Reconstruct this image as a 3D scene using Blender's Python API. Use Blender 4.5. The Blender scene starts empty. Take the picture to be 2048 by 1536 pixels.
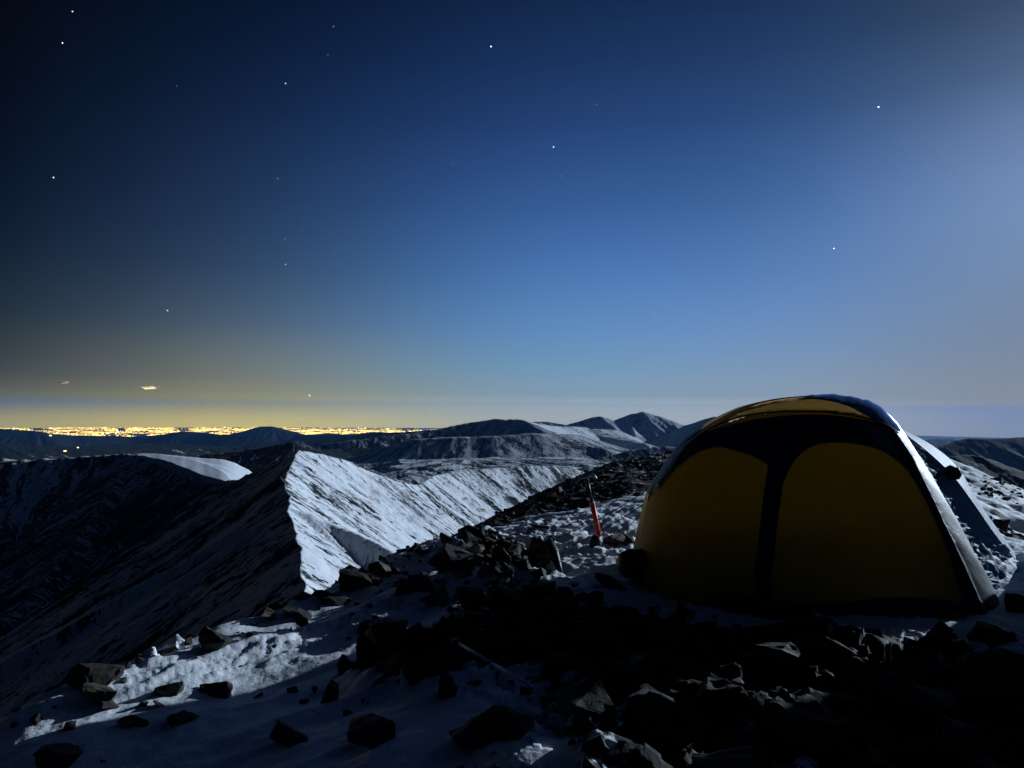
import bpy, bmesh, math, random
import numpy as np
from mathutils import Vector, Matrix
from mathutils.bvhtree import BVHTree
from mathutils.geometry import delaunay_2d_cdt

C = bpy.context.scene
COL = C.collection
R = math.radians

# ------------------------------------------------------------------ camera
F = 1490.0                       # focal length in pixels of the 2048 px wide picture
PITCH, ROLL = R(1.81), R(0.56)
fwd = np.array([0, math.cos(PITCH), math.sin(PITCH)])
r0 = np.array([1.0, 0, 0]); u0 = np.array([0, -math.sin(PITCH), math.cos(PITCH)])
rgt = math.cos(ROLL) * r0 + math.sin(ROLL) * u0
upv = -math.sin(ROLL) * r0 + math.cos(ROLL) * u0
cam_d = bpy.data.cameras.new('camera'); cam = bpy.data.objects.new('camera', cam_d); COL.objects.link(cam)
cam_d.sensor_width = 36; cam_d.lens = 36 * F / 2048; cam_d.clip_start = 0.05; cam_d.clip_end = 600000
cam.matrix_world = Matrix(((rgt[0], upv[0], -fwd[0], 0), (rgt[1], upv[1], -fwd[1], 0), (rgt[2], upv[2], -fwd[2], 0), (0, 0, 0, 1)))
C.camera = cam

def ray(px, py):
    return fwd + (px - 1024) / F * rgt - (py - 768) / F * upv
def P(px, py, D):                # point seen at (px, py) whose distance ahead (world y) is D
    d = ray(px, py); return d * (D / d[1])
def azel(px, py):
    d = ray(px, py); return math.degrees(math.atan2(d[0], d[1])), math.degrees(math.atan2(d[2], math.hypot(d[0], d[1])))

# ------------------------------------------------------------------ night sky
def lin(c):
    return tuple((v / 255 / 12.92) if v / 255 <= 0.04045 else ((v / 255 + 0.055) / 1.055) ** 2.4 for v in c)
SKY_COLS = [                     # picture column, (row, colour) from the zenith side down to the horizon
    (0,    [(0, (4, 8, 16)), (150, (5, 11, 22)), (300, (7, 16, 34)), (450, (14, 26, 46)), (600, (28, 42, 56)), (690, (50, 59, 63)), (760, (72, 77, 74)), (806, (118, 117, 80)), (850, (215, 190, 68))]),
    (480,  [(0, (6, 17, 38)), (150, (11, 29, 58)), (300, (23, 43, 76)), (450, (36, 58, 90)), (560, (49, 73, 102)), (640, (72, 92, 113)), (710, (102, 113, 116)), (770, (122, 125, 112)), (808, (164, 157, 94)), (855, (255, 228, 84))]),
    (1024, [(0, (16, 35, 66)), (150, (24, 48, 92)), (300, (38, 68, 120)), (450, (56, 94, 152)), (560, (73, 117, 174)), (650, (90, 134, 183)), (730, (110, 148, 180)), (796, (136, 158, 170)), (810, (176, 186, 176)), (855, (200, 196, 160))]),
    (1560, [(0, (26, 46, 82)), (150, (38, 65, 108)), (300, (54, 88, 140)), (450, (74, 113, 168)), (600, (98, 136, 190)), (700, (116, 148, 186)), (794, (138, 156, 172)), (810, (180, 186, 178)), (860, (188, 190, 172))]),
    (2048, [(0, (54, 72, 100)), (150, (76, 99, 134)), (300, (112, 138, 184)), (400, (116, 144, 186)), (550, (114, 138, 172)), (700, (122, 138, 160)), (800, (138, 144, 152)), (870, (158, 158, 148))]),
]
MOON_AZ, MOON_EL = 51.0, 13.0
w = bpy.data.worlds.new('World'); C.world = w; w.use_nodes = True
nt = w.node_tree; N = nt.nodes; L = nt.links; N.clear()
def mnode(op, a, b=None, clamp=False):
    n = N.new('ShaderNodeMath'); n.operation = op; n.use_clamp = clamp
    for i, v in enumerate((a, b)):
        if v is None: continue
        if isinstance(v, (int, float)): n.inputs[i].default_value = v
        else: L.new(v, n.inputs[i])
    return n.outputs[0]
tc = N.new('ShaderNodeTexCoord'); sx = N.new('ShaderNodeSeparateXYZ'); L.new(tc.outputs['Generated'], sx.inputs[0])
az = mnode('MULTIPLY', mnode('ARCTAN2', sx.outputs[0], sx.outputs[1]), 180 / math.pi)
el = mnode('MULTIPLY', mnode('ARCSINE', sx.outputs[2]), 180 / math.pi)
elf = mnode('DIVIDE', mnode('ADD', el, 10.0), 60.0, True)         # -10..50 degrees
ramps = []
def ramp(stops):
    r = N.new('ShaderNodeValToRGB'); cr = r.color_ramp; cr.interpolation = 'EASE' if False else 'LINEAR'
    stops = sorted(stops, key=lambda s: s[0])
    cr.elements[0].position = stops[0][0]; cr.elements[0].color = (*stops[0][1], 1)
    cr.elements[1].position = stops[-1][0]; cr.elements[1].color = (*stops[-1][1], 1)
    for p, c in stops[1:-1]:
        e = cr.elements.new(p); e.color = (*c, 1)
    L.new(elf, r.inputs[0]); return r.outputs[0]
def col_el(px, rows):
    e = [azel(px, r[0])[1] for r in rows][::-1]; c = [lin(r[1]) for r in rows][::-1]
    top = c[-1]; t = e[-1]
    e = [-4.0] + e + [t + 10, 50.0]; c = [tuple(v * 0.5 for v in c[0])] + c + [tuple(v * 0.42 for v in top), tuple(v * 0.12 for v in top)]
    return e, c
SKY_T = [(azel(px, 500)[0], *col_el(px, rows)) for px, rows in SKY_COLS]
SKY_T.append((MOON_AZ, [-4, 0, 8, 17, 26, 38, 50], [lin(c) for c in ((60, 62, 66), (136, 138, 150), (128, 148, 180), (134, 158, 200), (84, 104, 148), (26, 40, 72), (8, 16, 36))]))
SKY_T.append((95.0, [-4, 0, 14, 50], [lin(c) for c in ((10, 15, 26), (32, 50, 86), (12, 26, 56), (2, 7, 20))]))
SKY_T.append((150.0, [-4, 0, 14, 50], [lin(c) for c in ((3, 5, 9), (12, 22, 38), (6, 14, 32), (2, 6, 16))]))
ELS = [-4, -2, -1, 0, 1, 2, 3.2, 4.5, 6, 8, 10, 12.5, 15, 18, 21, 25, 29, 33, 40, 50]
tab = np.array([[[np.interp(e, t[1], [c[k] for c in t[2]]) for k in range(3)] for e in ELS] for t in SKY_T])
tab = np.sqrt(tab)
azk = np.array([t[0] for t in SKY_T])
def catmull(a):
    i = int(np.clip(np.searchsorted(azk, a) - 1, 0, len(azk) - 2)); h = azk[i + 1] - azk[i]; t = (a - azk[i]) / h
    def tan(j):
        if j == 0: return (tab[1] - tab[0]) / (azk[1] - azk[0])
        if j == len(azk) - 1: return tab[0] * 0
        return (tab[j + 1] - tab[j - 1]) / (azk[j + 1] - azk[j - 1])
    t2, t3 = t * t, t * t * t
    return np.maximum(0, (2 * t3 - 3 * t2 + 1) * tab[i] + (t3 - 2 * t2 + t) * h * tan(i) + (-2 * t3 + 3 * t2) * tab[i + 1] + (t3 - t2) * h * tan(i + 1)) ** 2
colaz = [azk[0], -28, -22, -17, -12, -7, -2.5, 2.5, 7, 12, 17, 22, 27, 31, azk[4], 39, 45, 52, 62, 75, 95, 120, 150]
for a in colaz:
    tt = catmull(a)
    tt = np.stack([tt[0], *[(tt[j - 1] + 2 * tt[j] + tt[j + 1]) / 4 if j > 8 else tt[j] for j in range(1, len(ELS) - 1)], tt[-1]])
    ramps.append(ramp([((e + 10) / 60, tuple(tt[j])) for j, e in enumerate(ELS)]))
cur = ramps[0]
for i in range(1, len(ramps)):
    mr = N.new('ShaderNodeMapRange'); mr.interpolation_type = 'LINEAR'; L.new(az, mr.inputs[0])
    mr.inputs[1].default_value = colaz[i - 1]; mr.inputs[2].default_value = colaz[i]
    mx = N.new('ShaderNodeMix'); mx.data_type = 'RGBA'; L.new(mr.outputs[0], mx.inputs[0]); L.new(cur, mx.inputs[6]); L.new(ramps[i], mx.inputs[7])
    cur = mx.outputs[2]
# left of the picture fades into the dark side
mr = N.new('ShaderNodeMapRange'); L.new(az, mr.inputs[0]); mr.inputs[1].default_value = -45; mr.inputs[2].default_value = -110
mx = N.new('ShaderNodeMix'); mx.data_type = 'RGBA'; L.new(mr.outputs[0], mx.inputs[0]); L.new(cur, mx.inputs[6]); L.new(ramps[-1], mx.inputs[7]); cur = mx.outputs[2]
bg = N.new('ShaderNodeBackground'); L.new(cur, bg.inputs[0]); bg.inputs[1].default_value = 1.0
wo = N.new('ShaderNodeOutputWorld'); L.new(bg.outputs[0], wo.inputs[0])

# ------------------------------------------------------------------ moonlight (the one distant lamp)
sun_d = bpy.data.lights.new('moonlight', 'SUN'); sun_d.energy = 3.8; sun_d.angle = R(0.55); sun_d.color = (0.72, 0.85, 1.0)
sun = bpy.data.objects.new('moonlight', sun_d); COL.objects.link(sun)
mdir = Vector((math.sin(R(MOON_AZ)) * math.cos(R(MOON_EL)), math.cos(R(MOON_AZ)) * math.cos(R(MOON_EL)), math.sin(R(MOON_EL))))
sun.rotation_euler = mdir.to_track_quat('Z', 'Y').to_euler()
C.view_settings.view_transform = 'Standard'; C.view_settings.look = 'None'; C.view_settings.gamma = 1; C.view_settings.exposure = 0
C.cycles.volume_bounces = 0; C.cycles.max_bounces = 6; C.cycles.transparent_max_bounces = 12

# ------------------------------------------------------------------ noise
def _h(ix, iy, seed):
    with np.errstate(over='ignore'):
        n = (ix.astype(np.int64) * 374761393 + iy.astype(np.int64) * 668265263 + seed * 1442695041) & 0xFFFFFFFF
        n = ((n ^ (n >> 13)) * 1274126177) & 0xFFFFFFFF
        n = n ^ (n >> 16)
    return (n & 0xFFFFFF) / float(0xFFFFFF)
def gnoise(x, y, seed=0):
    ix = np.floor(x); iy = np.floor(y); fx = x - ix; fy = y - iy
    ux = fx * fx * fx * (fx * (fx * 6 - 15) + 10); uy = fy * fy * fy * (fy * (fy * 6 - 15) + 10)
    def g(dx, dy):
        a = _h(ix + dx, iy + dy, seed) * 2 * math.pi
        return np.cos(a) * (fx - dx) + np.sin(a) * (fy - dy)
    a = g(0, 0); b = g(1, 0); c = g(0, 1); d = g(1, 1)
    return (a + (b - a) * ux + (c - a) * uy + (a - b - c + d) * ux * uy) * 1.45
def fbm(x, y, octv=5, seed=0, gain=0.5):
    s = 0; a = 1; t = 0
    for o in range(octv):
        s = s + a * gnoise(x, y, seed + o * 17); t += a; a *= gain; x = x * 2.03 + 3.1; y = y * 2.03 + 1.7
    return s / t * 1.6
def sstep(a, b, x):
    t = np.clip((x - a) / (b - a), 0, 1); return t * t * (3 - 2 * t)

# ------------------------------------------------------------------ object helpers
def tag(o, label=None, cat=None, group=None, kind=None):
    if label: o['label'] = label
    if cat: o['category'] = cat
    if group: o['group'] = group
    if kind: o['kind'] = kind
    return o
def link(name, me, mat=None, parent=None):
    o = bpy.data.objects.new(name, me); COL.objects.link(o)
    if mat is not None: me.materials.append(mat)
    if parent is not None: o.parent = parent
    return o
def empty(name, loc=(0, 0, 0)):
    o = bpy.data.objects.new(name, None); o.location = loc; o.empty_display_size = 0.1; COL.objects.link(o); return o
def rel(o, root):                # keep world placement of a part built in world space under a moved empty
    o.parent = root; o.matrix_parent_inverse = Matrix.Translation(root.location).inverted(); return o
def grid_mesh(name, V, nu, nv, attrs=None, smooth=True, flip=False):
    me = bpy.data.meshes.new(name)
    me.vertices.add(nu * nv); me.vertices.foreach_set('co', V.astype(np.float32).ravel())
    i = np.arange(nu - 1)[:, None] * nv + np.arange(nv - 1)[None, :]
    q = np.stack([i, i + nv, i + nv + 1, i + 1], -1).reshape(-1, 4)
    if flip: q = q[:, ::-1]
    nq = len(q)
    me.loops.add(nq * 4); me.loops.foreach_set('vertex_index', q.astype(np.int32).ravel())
    me.polygons.add(nq); me.polygons.foreach_set('loop_start', (np.arange(nq) * 4).astype(np.int32))
    me.polygons.foreach_set('loop_total', np.full(nq, 4, np.int32))
    me.update(calc_edges=True)
    if smooth: me.polygons.foreach_set('use_smooth', np.ones(nq, bool))
    for k, a in (attrs or {}).items():
        at = me.attributes.new(k, 'FLOAT', 'POINT'); at.data.foreach_set('value', a.astype(np.float32).ravel())
    return me

# ------------------------------------------------------------------ materials
class M:
    def __init__(s, name):
        s.m = bpy.data.materials.new(name); s.m.use_nodes = True; s.t = s.m.node_tree; s.n = s.t.nodes; s.l = s.t.links
        s.n.clear(); s.out = s.n.new('ShaderNodeOutputMaterial'); s.b = s.n.new('ShaderNodeBsdfPrincipled'); s.l.new(s.b.outputs[0], s.out.inputs[0])
        s.b.inputs['Specular IOR Level'].default_value = 0.25
    def new(s, t, **k):
        n = s.n.new('ShaderNode' + t)
        for a, v in k.items(): setattr(n, a, v)
        return n
    def put(s, sock, v):
        if isinstance(v, (int, float, tuple)): sock.default_value = v
        else: s.l.new(v, sock)
    def math(s, op, a, b=0.0, c=None, clamp=False):
        n = s.new('Math', operation=op, use_clamp=clamp); s.put(n.inputs[0], a); s.put(n.inputs[1], b)
        if c is not None: s.put(n.inputs[2], c)
        return n.outputs[0]
    def attr(s, name): n = s.new('Attribute', attribute_name=name); return n.outputs['Fac']
    def xyz(s, x, y, z=0.0):
        n = s.new('CombineXYZ'); s.put(n.inputs[0], x); s.put(n.inputs[1], y); s.put(n.inputs[2], z); return n.outputs[0]
    def noise(s, vec, scale=1.0, detail=5.0, rough=0.5, dist=0.0):
        n = s.new('TexNoise'); s.l.new(vec, n.inputs['Vector']); n.inputs['Scale'].default_value = scale
        n.inputs['Detail'].default_value = detail; n.inputs['Roughness'].default_value = rough; n.inputs['Distortion'].default_value = dist
        return n.outputs['Fac']
    def ramp(s, f, *stops):
        n = s.new('ValToRGB'); s.l.new(f, n.inputs[0]); cr = n.color_ramp
        cr.elements[0].position = stops[0][0]; cr.elements[0].color = (*stops[0][1], 1)
        cr.elements[1].position = stops[-1][0]; cr.elements[1].color = (*stops[-1][1], 1)
        for p, c in stops[1:-1]: e = cr.elements.new(p); e.color = (*c, 1)
        return n.outputs[0]
    def mix(s, f, a, b):
        n = s.new('Mix', data_type='RGBA'); s.put(n.inputs[0], f)
        for i, v in ((6, a), (7, b)):
            if isinstance(v, tuple): n.inputs[i].default_value = (*v, 1)
            else: s.l.new(v, n.inputs[i])
        return n.outputs[2]
    def bump(s, h, strength=0.5, dist=1.0):
        n = s.new('Bump'); n.inputs['Strength'].default_value = strength; n.inputs['Distance'].default_value = dist
        s.l.new(h, n.inputs['Height']); s.l.new(n.outputs[0], s.b.inputs['Normal']); return n
    def pos(s): return s.new('NewGeometry').outputs['Position']
    def obj(s): return s.new('TexCoord').outputs['Object']

SNOW = (0.80, 0.86, 0.93)
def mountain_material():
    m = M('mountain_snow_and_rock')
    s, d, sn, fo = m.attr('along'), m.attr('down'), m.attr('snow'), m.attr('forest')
    wv = m.noise(m.xyz(m.math('MULTIPLY', s, 0.16), m.math('MULTIPLY', d, 0.16), 4.0), 1.0, 4, 0.6)
    s = m.math('ADD', s, m.math('MULTIPLY_ADD', wv, 5.0, -2.5))          # the runnels wander
    n1 = m.noise(m.xyz(m.math('MULTIPLY', s, 0.85), m.math('MULTIPLY', d, 0.2)), 1.0, 7, 0.66, 0.6)
    n2 = m.noise(m.xyz(m.math('MULTIPLY', s, 0.17), m.math('MULTIPLY', d, 0.06), 7.0), 1.0, 5, 0.6, 0.5)
    n3 = m.noise(m.xyz(m.math('MULTIPLY', s, 2.2), m.math('MULTIPLY', d, 0.9), 3.0), 1.0, 5, 0.65, 0.5)
    v = m.math('ADD', m.math('MULTIPLY', n1, 0.95), m.math('MULTIPLY', n2, 1.15))
    v = m.math('ADD', v, m.math('MULTIPLY', n3, 0.85))
    v = m.math('MULTIPLY', m.math('SUBTRACT', v, 1.475), 1.8)          # about -0.5 .. 0.5
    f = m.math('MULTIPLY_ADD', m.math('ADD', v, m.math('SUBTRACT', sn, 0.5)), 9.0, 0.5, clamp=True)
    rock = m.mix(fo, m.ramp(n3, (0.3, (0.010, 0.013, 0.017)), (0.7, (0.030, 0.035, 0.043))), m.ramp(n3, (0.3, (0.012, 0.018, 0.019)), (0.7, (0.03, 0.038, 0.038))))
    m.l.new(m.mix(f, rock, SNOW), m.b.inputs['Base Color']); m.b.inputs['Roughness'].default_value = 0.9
    m.b.inputs['Specular IOR Level'].default_value = 0.05
    return m.m
MOUNT = mountain_material()

# ------------------------------------------------------------------ far terrain: every ridge at its true place
# point: (px, py, distance[, width of flat shoulder on the near side])
def ridge(pts, near, far, scale, snow=(0.5, 0.5), forest=0.0, curve=0.0, rib=0.0, jag=0.0, ribl=None):
    return dict(pts=pts, near=near, far=far, sc=scale, snow=snow, forest=forest, curve=curve, rib=rib, jag=jag, ribl=ribl or scale * 6)
RIDGES = [
    # A: sharp snow ridge from the near saddle up over two tops, then away to the right (near = right-hand, moonlit side)
    ridge([(612, 1300, 330), (606, 1190, 430), (603, 1140, 480), (598, 1090, 530), (588, 1050, 590), (575, 1015, 650), (578, 990, 720), (565, 958, 800), (577, 935, 880), (600, 900, 1000),
           (640, 906, 1060), (700, 924, 1150), (745, 944, 1240), (790, 962, 1330), (835, 970, 1430), (870, 950, 1580), (920, 938, 1740), (1000, 935, 1900), (1060, 930, 2000), (1115, 932, 2100), (1165, 941, 2200), (1185, 958, 2230), (1230, 1010, 2300)],
          0.72, 0.70, 7.0, ([0.66, 0.66, 0.64, 0.65, 0.63, 0.61, 0.58, 0.54, 0.50, 0.48, 0.47, 0.45], 0.52), curve=0.00012, rib=5.5, jag=2.0, ribl=85.0),
    # A2: spur from the second top down to the right
    ridge([(575, 1015, 650), (615, 1026, 655), (650, 1041, 660), (700, 1060, 655), (740, 1079, 645), (810, 1117, 625), (900, 1170, 600)], 0.62, 0.55, 5.0, (0.67, 0.68), rib=4, ribl=60),
    # dark spur in front of the saddle between the tops
    ridge([(560, 952, 790), (575, 970, 770), (590, 995, 745), (598, 1015, 725)], 0.8, 0.8, 8.0, (0.25, 0.4), jag=2.0),
    # B: cirque rim to the left
    ridge([(-500, 960, 1500), (-250, 940, 1650), (-100, 925, 1750), (0, 917, 1800), (60, 919, 1820), (120, 915, 1840), (200, 910, 1860), (245, 907, 1860), (285, 911, 1830), (320, 925, 1760), (360, 945, 1650), (400, 962, 1540), (445, 963, 1450), (480, 957, 1380), (520, 936, 1250), (560, 918, 1110), (600, 901, 1000)],
          0.72, 0.45, 12.0, (0.38, 1.2), curve=0.00012, rib=12.0, jag=3.0, ribl=110.0),
    # B2: the moonlit snow dome behind the rim
    ridge([(262, 911, 1890), (280, 907, 1890), (305, 907, 1885), (340, 911, 1840), (380, 917, 1770), (415, 928, 1680), (445, 942, 1580), (468, 957, 1470)], 0.06, 0.4, 9.0, (1.3, 1.3)),
    # ribs in the left cirque running down to the lower left
    ridge([(575, 1015, 650), (500, 1075, 640), (400, 1150, 620), (290, 1240, 600), (150, 1360, 560)], 0.75, 0.62, 8.0, (0.45, 0.5), rib=5.0, jag=3.0, ribl=50),
    ridge([(565, 958, 800), (480, 1000, 830), (380, 1060, 850), (270, 1140, 860), (160, 1220, 850), (0, 1330, 820)], 0.7, 0.65, 8.0, (0.46, 0.5), rib=6.0, jag=3.0, ribl=60),
    ridge([(250, 930, 1790), (190, 1025, 1560), (130, 1110, 1350), (40, 1210, 1180), (-80, 1300, 1050)], 0.62, 0.62, 9.0, (0.36, 0.4), rib=7.0, jag=5.0, ribl=80),
    ridge([(400, 975, 1500), (350, 1050, 1400), (290, 1115, 1260), (220, 1160, 1160), (120, 1250, 1050)], 0.6, 0.6, 9.0, (0.34, 0.4), rib=7.0, jag=4.0, ribl=80),
    # knoll behind the first top
    ridge([(300, 925, 3300), (420, 907, 3450), (500, 897, 3550), (560, 888, 3600), (585, 882, 3620), (600, 884, 3650), (640, 903, 3700), (700, 925, 3700)], 0.42, 0.4, 20.0, (0.22, 0.4), forest=0.6, rib=10, ribl=150, jag=3),
    # G: low snowy bench beyond ridge A
    ridge([(640, 960, 3800, 100), (720, 955, 4100, 200), (800, 942, 4400, 300), (860, 930, 4700, 400), (930, 917, 5000, 600), (1000, 914, 5200, 700), (1060, 917, 5200, 600), (1110, 929, 5100, 300), (1180, 950, 4900, 100)], 0.30, 0.3, 24.0, (0.50, 0.5), forest=0.5, rib=8, ribl=200, jag=4),
    # valley-side bench (thin snowy line)
    ridge([(600, 938, 6200), (720, 927, 6400), (820, 921, 6600), (900, 925, 6600), (1000, 938, 6400), (1120, 940, 6000), (1200, 932, 5600), (1260, 915, 5200)], 0.25, 0.25, 30.0, (0.40, 0.4), forest=0.8, rib=8, ribl=260, jag=3),
    # hill right of it, meeting the scree shoulder
    ridge([(1130, 935, 5400), (1200, 915, 5600), (1270, 898, 5800), (1330, 891, 5900), (1365, 896, 5900), (1420, 900, 5900), (1600, 920, 5900)], 0.45, 0.4, 26.0, (0.46, 0.4), forest=0.4, rib=12, ribl=200, jag=4),
    # E: broad dark mountain with snow streaks
    ridge([(640, 888, 9300), (720, 878, 9500), (800, 868, 9800), (860, 862, 10000), (905, 851, 10200), (950, 842, 10400), (990, 837, 10400), (1015, 838, 10400), (1040, 838, 10300), (1050, 841, 10200), (1075, 856, 9600), (1100, 872, 9000), (1140, 886, 8500), (1210, 897, 8200)], 0.42, 0.4, 40.0, (0.42, 0.4), forest=0.35, rib=30, ribl=420, jag=8),
    # E2: snowy shelf in front of it
    ridge([(800, 888, 8200, 60), (850, 877, 8400, 150), (920, 873, 8500, 250), (990, 872, 8500, 200), (1060, 866, 8700, 200), (1110, 868, 8900, 300), (1160, 880, 9000, 250), (1215, 893, 8800, 100), (1270, 905, 8500, 60)], 0.30, 0.3, 30.0, (0.50, 0.4), forest=0.3, rib=3, ribl=420, jag=4),
    # little far top and the snow saddle
    ridge([(1050, 850, 14000), (1070, 843, 14500), (1100, 843, 15000), (1120, 847, 15000), (1160, 856, 14500)], 0.4, 0.4, 60.0, (0.25, 0.4), forest=0.3, rib=30, ribl=500),
    ridge([(1040, 842, 10300, 40), (1090, 851, 11500, 150), (1130, 853, 12500, 350), (1180, 858, 12800, 450), (1240, 872, 12000, 300), (1290, 886, 11000, 100)], 0.4, 0.3, 50.0, (0.74, 0.6), rib=16, ribl=600),
    # F: the far high peaks
    ridge([(1110, 856, 13200), (1150, 845, 13400), (1180, 836, 13600), (1200, 832, 13600), (1212, 834, 13600), (1230, 840, 13700), (1245, 836, 13900), (1262, 828, 14000), (1285, 822, 14000), (1298, 826, 14000), (1320, 832, 13900), (1342, 840, 13800), (1358, 848, 13700), (1370, 850, 13900), (1395, 843, 13200), (1415, 836, 12800), (1430, 832, 12600), (1445, 836, 12500), (1480, 850, 12400), (1560, 862, 12400)],
          0.46, 0.4, 55.0, (0.72, 0.6), rib=32, ribl=520, jag=5, curve=0.00001),
    ridge([(1200, 832, 13600), (1232, 856, 13000), (1250, 884, 12300)], 0.5, 0.5, 50.0, (0.78, 0.45), rib=12, ribl=300),
    ridge([(1285, 822, 14000), (1262, 850, 13400), (1275, 880, 12600)], 0.5, 0.42, 50.0, (0.74, 0.6), rib=12, ribl=300),
    ridge([(1342, 842, 13800), (1370, 872, 12900), (1400, 890, 12200)], 0.5, 0.4, 50.0, (0.68, 0.65), rib=12, ribl=300),
    # D: dark foothills before the plain
    ridge([(-300, 850, 22000), (-100, 852, 22500), (0, 857, 23000), (40, 859, 23000), (75, 862, 23000), (105, 867, 23200), (140, 871, 23500), (200, 871, 24000), (260, 873, 24500), (330, 868, 25000), (365, 862, 25000), (400, 864, 25000), (440, 869, 24500), (475, 866, 24500), (505, 858, 24500), (525, 852, 24500), (550, 853, 24500), (580, 862, 24500), (610, 869, 24000), (640, 867, 23000), (680, 869, 21000), (715, 867, 18000), (745, 863, 16000), (780, 865, 15000), (820, 863, 13500), (870, 860, 12500), (920, 858, 11500)],
          0.28, 0.3, 90.0, (-0.2, 0.0), forest=1.0, rib=40, ribl=900, jag=14),
    ridge([(-300, 900, 9000), (0, 888, 10500), (160, 893, 11500), (300, 886, 13000), (450, 892, 14000), (620, 880, 15000), (760, 877, 14500)], 0.2, 0.2, 70.0, (-0.1, 0.0), forest=1.0, rib=40, ribl=700, jag=14),
    ridge([(-300, 925, 4300), (0, 912, 4700), (100, 908, 5200), (250, 900, 6000), (400, 898, 7000), (520, 905, 7400), (680, 897, 8500), (800, 893, 8700)], 0.3, 0.25, 50.0, (0.12, 0.1), forest=0.9, rib=24, ribl=500, jag=10),
    # right-hand side: far pale hill, dark range, nearer dark spur
    ridge([(1700, 890, 24000), (1800, 886, 24000), (1850, 880, 24500), (1885, 876, 25000), (1905, 877, 25000), (1935, 884, 25000)], 0.3, 0.3, 80.0, (0.1, 0.1), forest=0.5, rib=30, ribl=900, jag=8),
    ridge([(1780, 930, 7500), (1850, 905, 7800), (1885, 892, 8000), (1915, 880, 8200), (1940, 875, 8300), (1965, 877, 8300), (2048, 874, 8500), (2150, 866, 8700), (2400, 870, 8700)], 0.45, 0.4, 40.0, (0.10, 0.2), forest=0.6, rib=40, ribl=500, jag=5),
    ridge([(1800, 960, 2600), (1880, 925, 2700), (1905, 912, 2750), (1930, 908, 2800), (1960, 911, 2800), (1990, 921, 2800), (2048, 943, 2750), (2200, 990, 2600)], 0.5, 0.45, 16.0, (0.22, 0.2), forest=0.4, rib=10, ribl=160, jag=3),
    # behind the tent
    ridge([(1400, 905, 7000), (1500, 893, 7400), (1600, 888, 7800), (1750, 893, 8000), (1850, 905, 8000)], 0.4, 0.4, 40.0, (0.3, 0.3), forest=0.5, rib=20, ribl=400),
]
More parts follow.
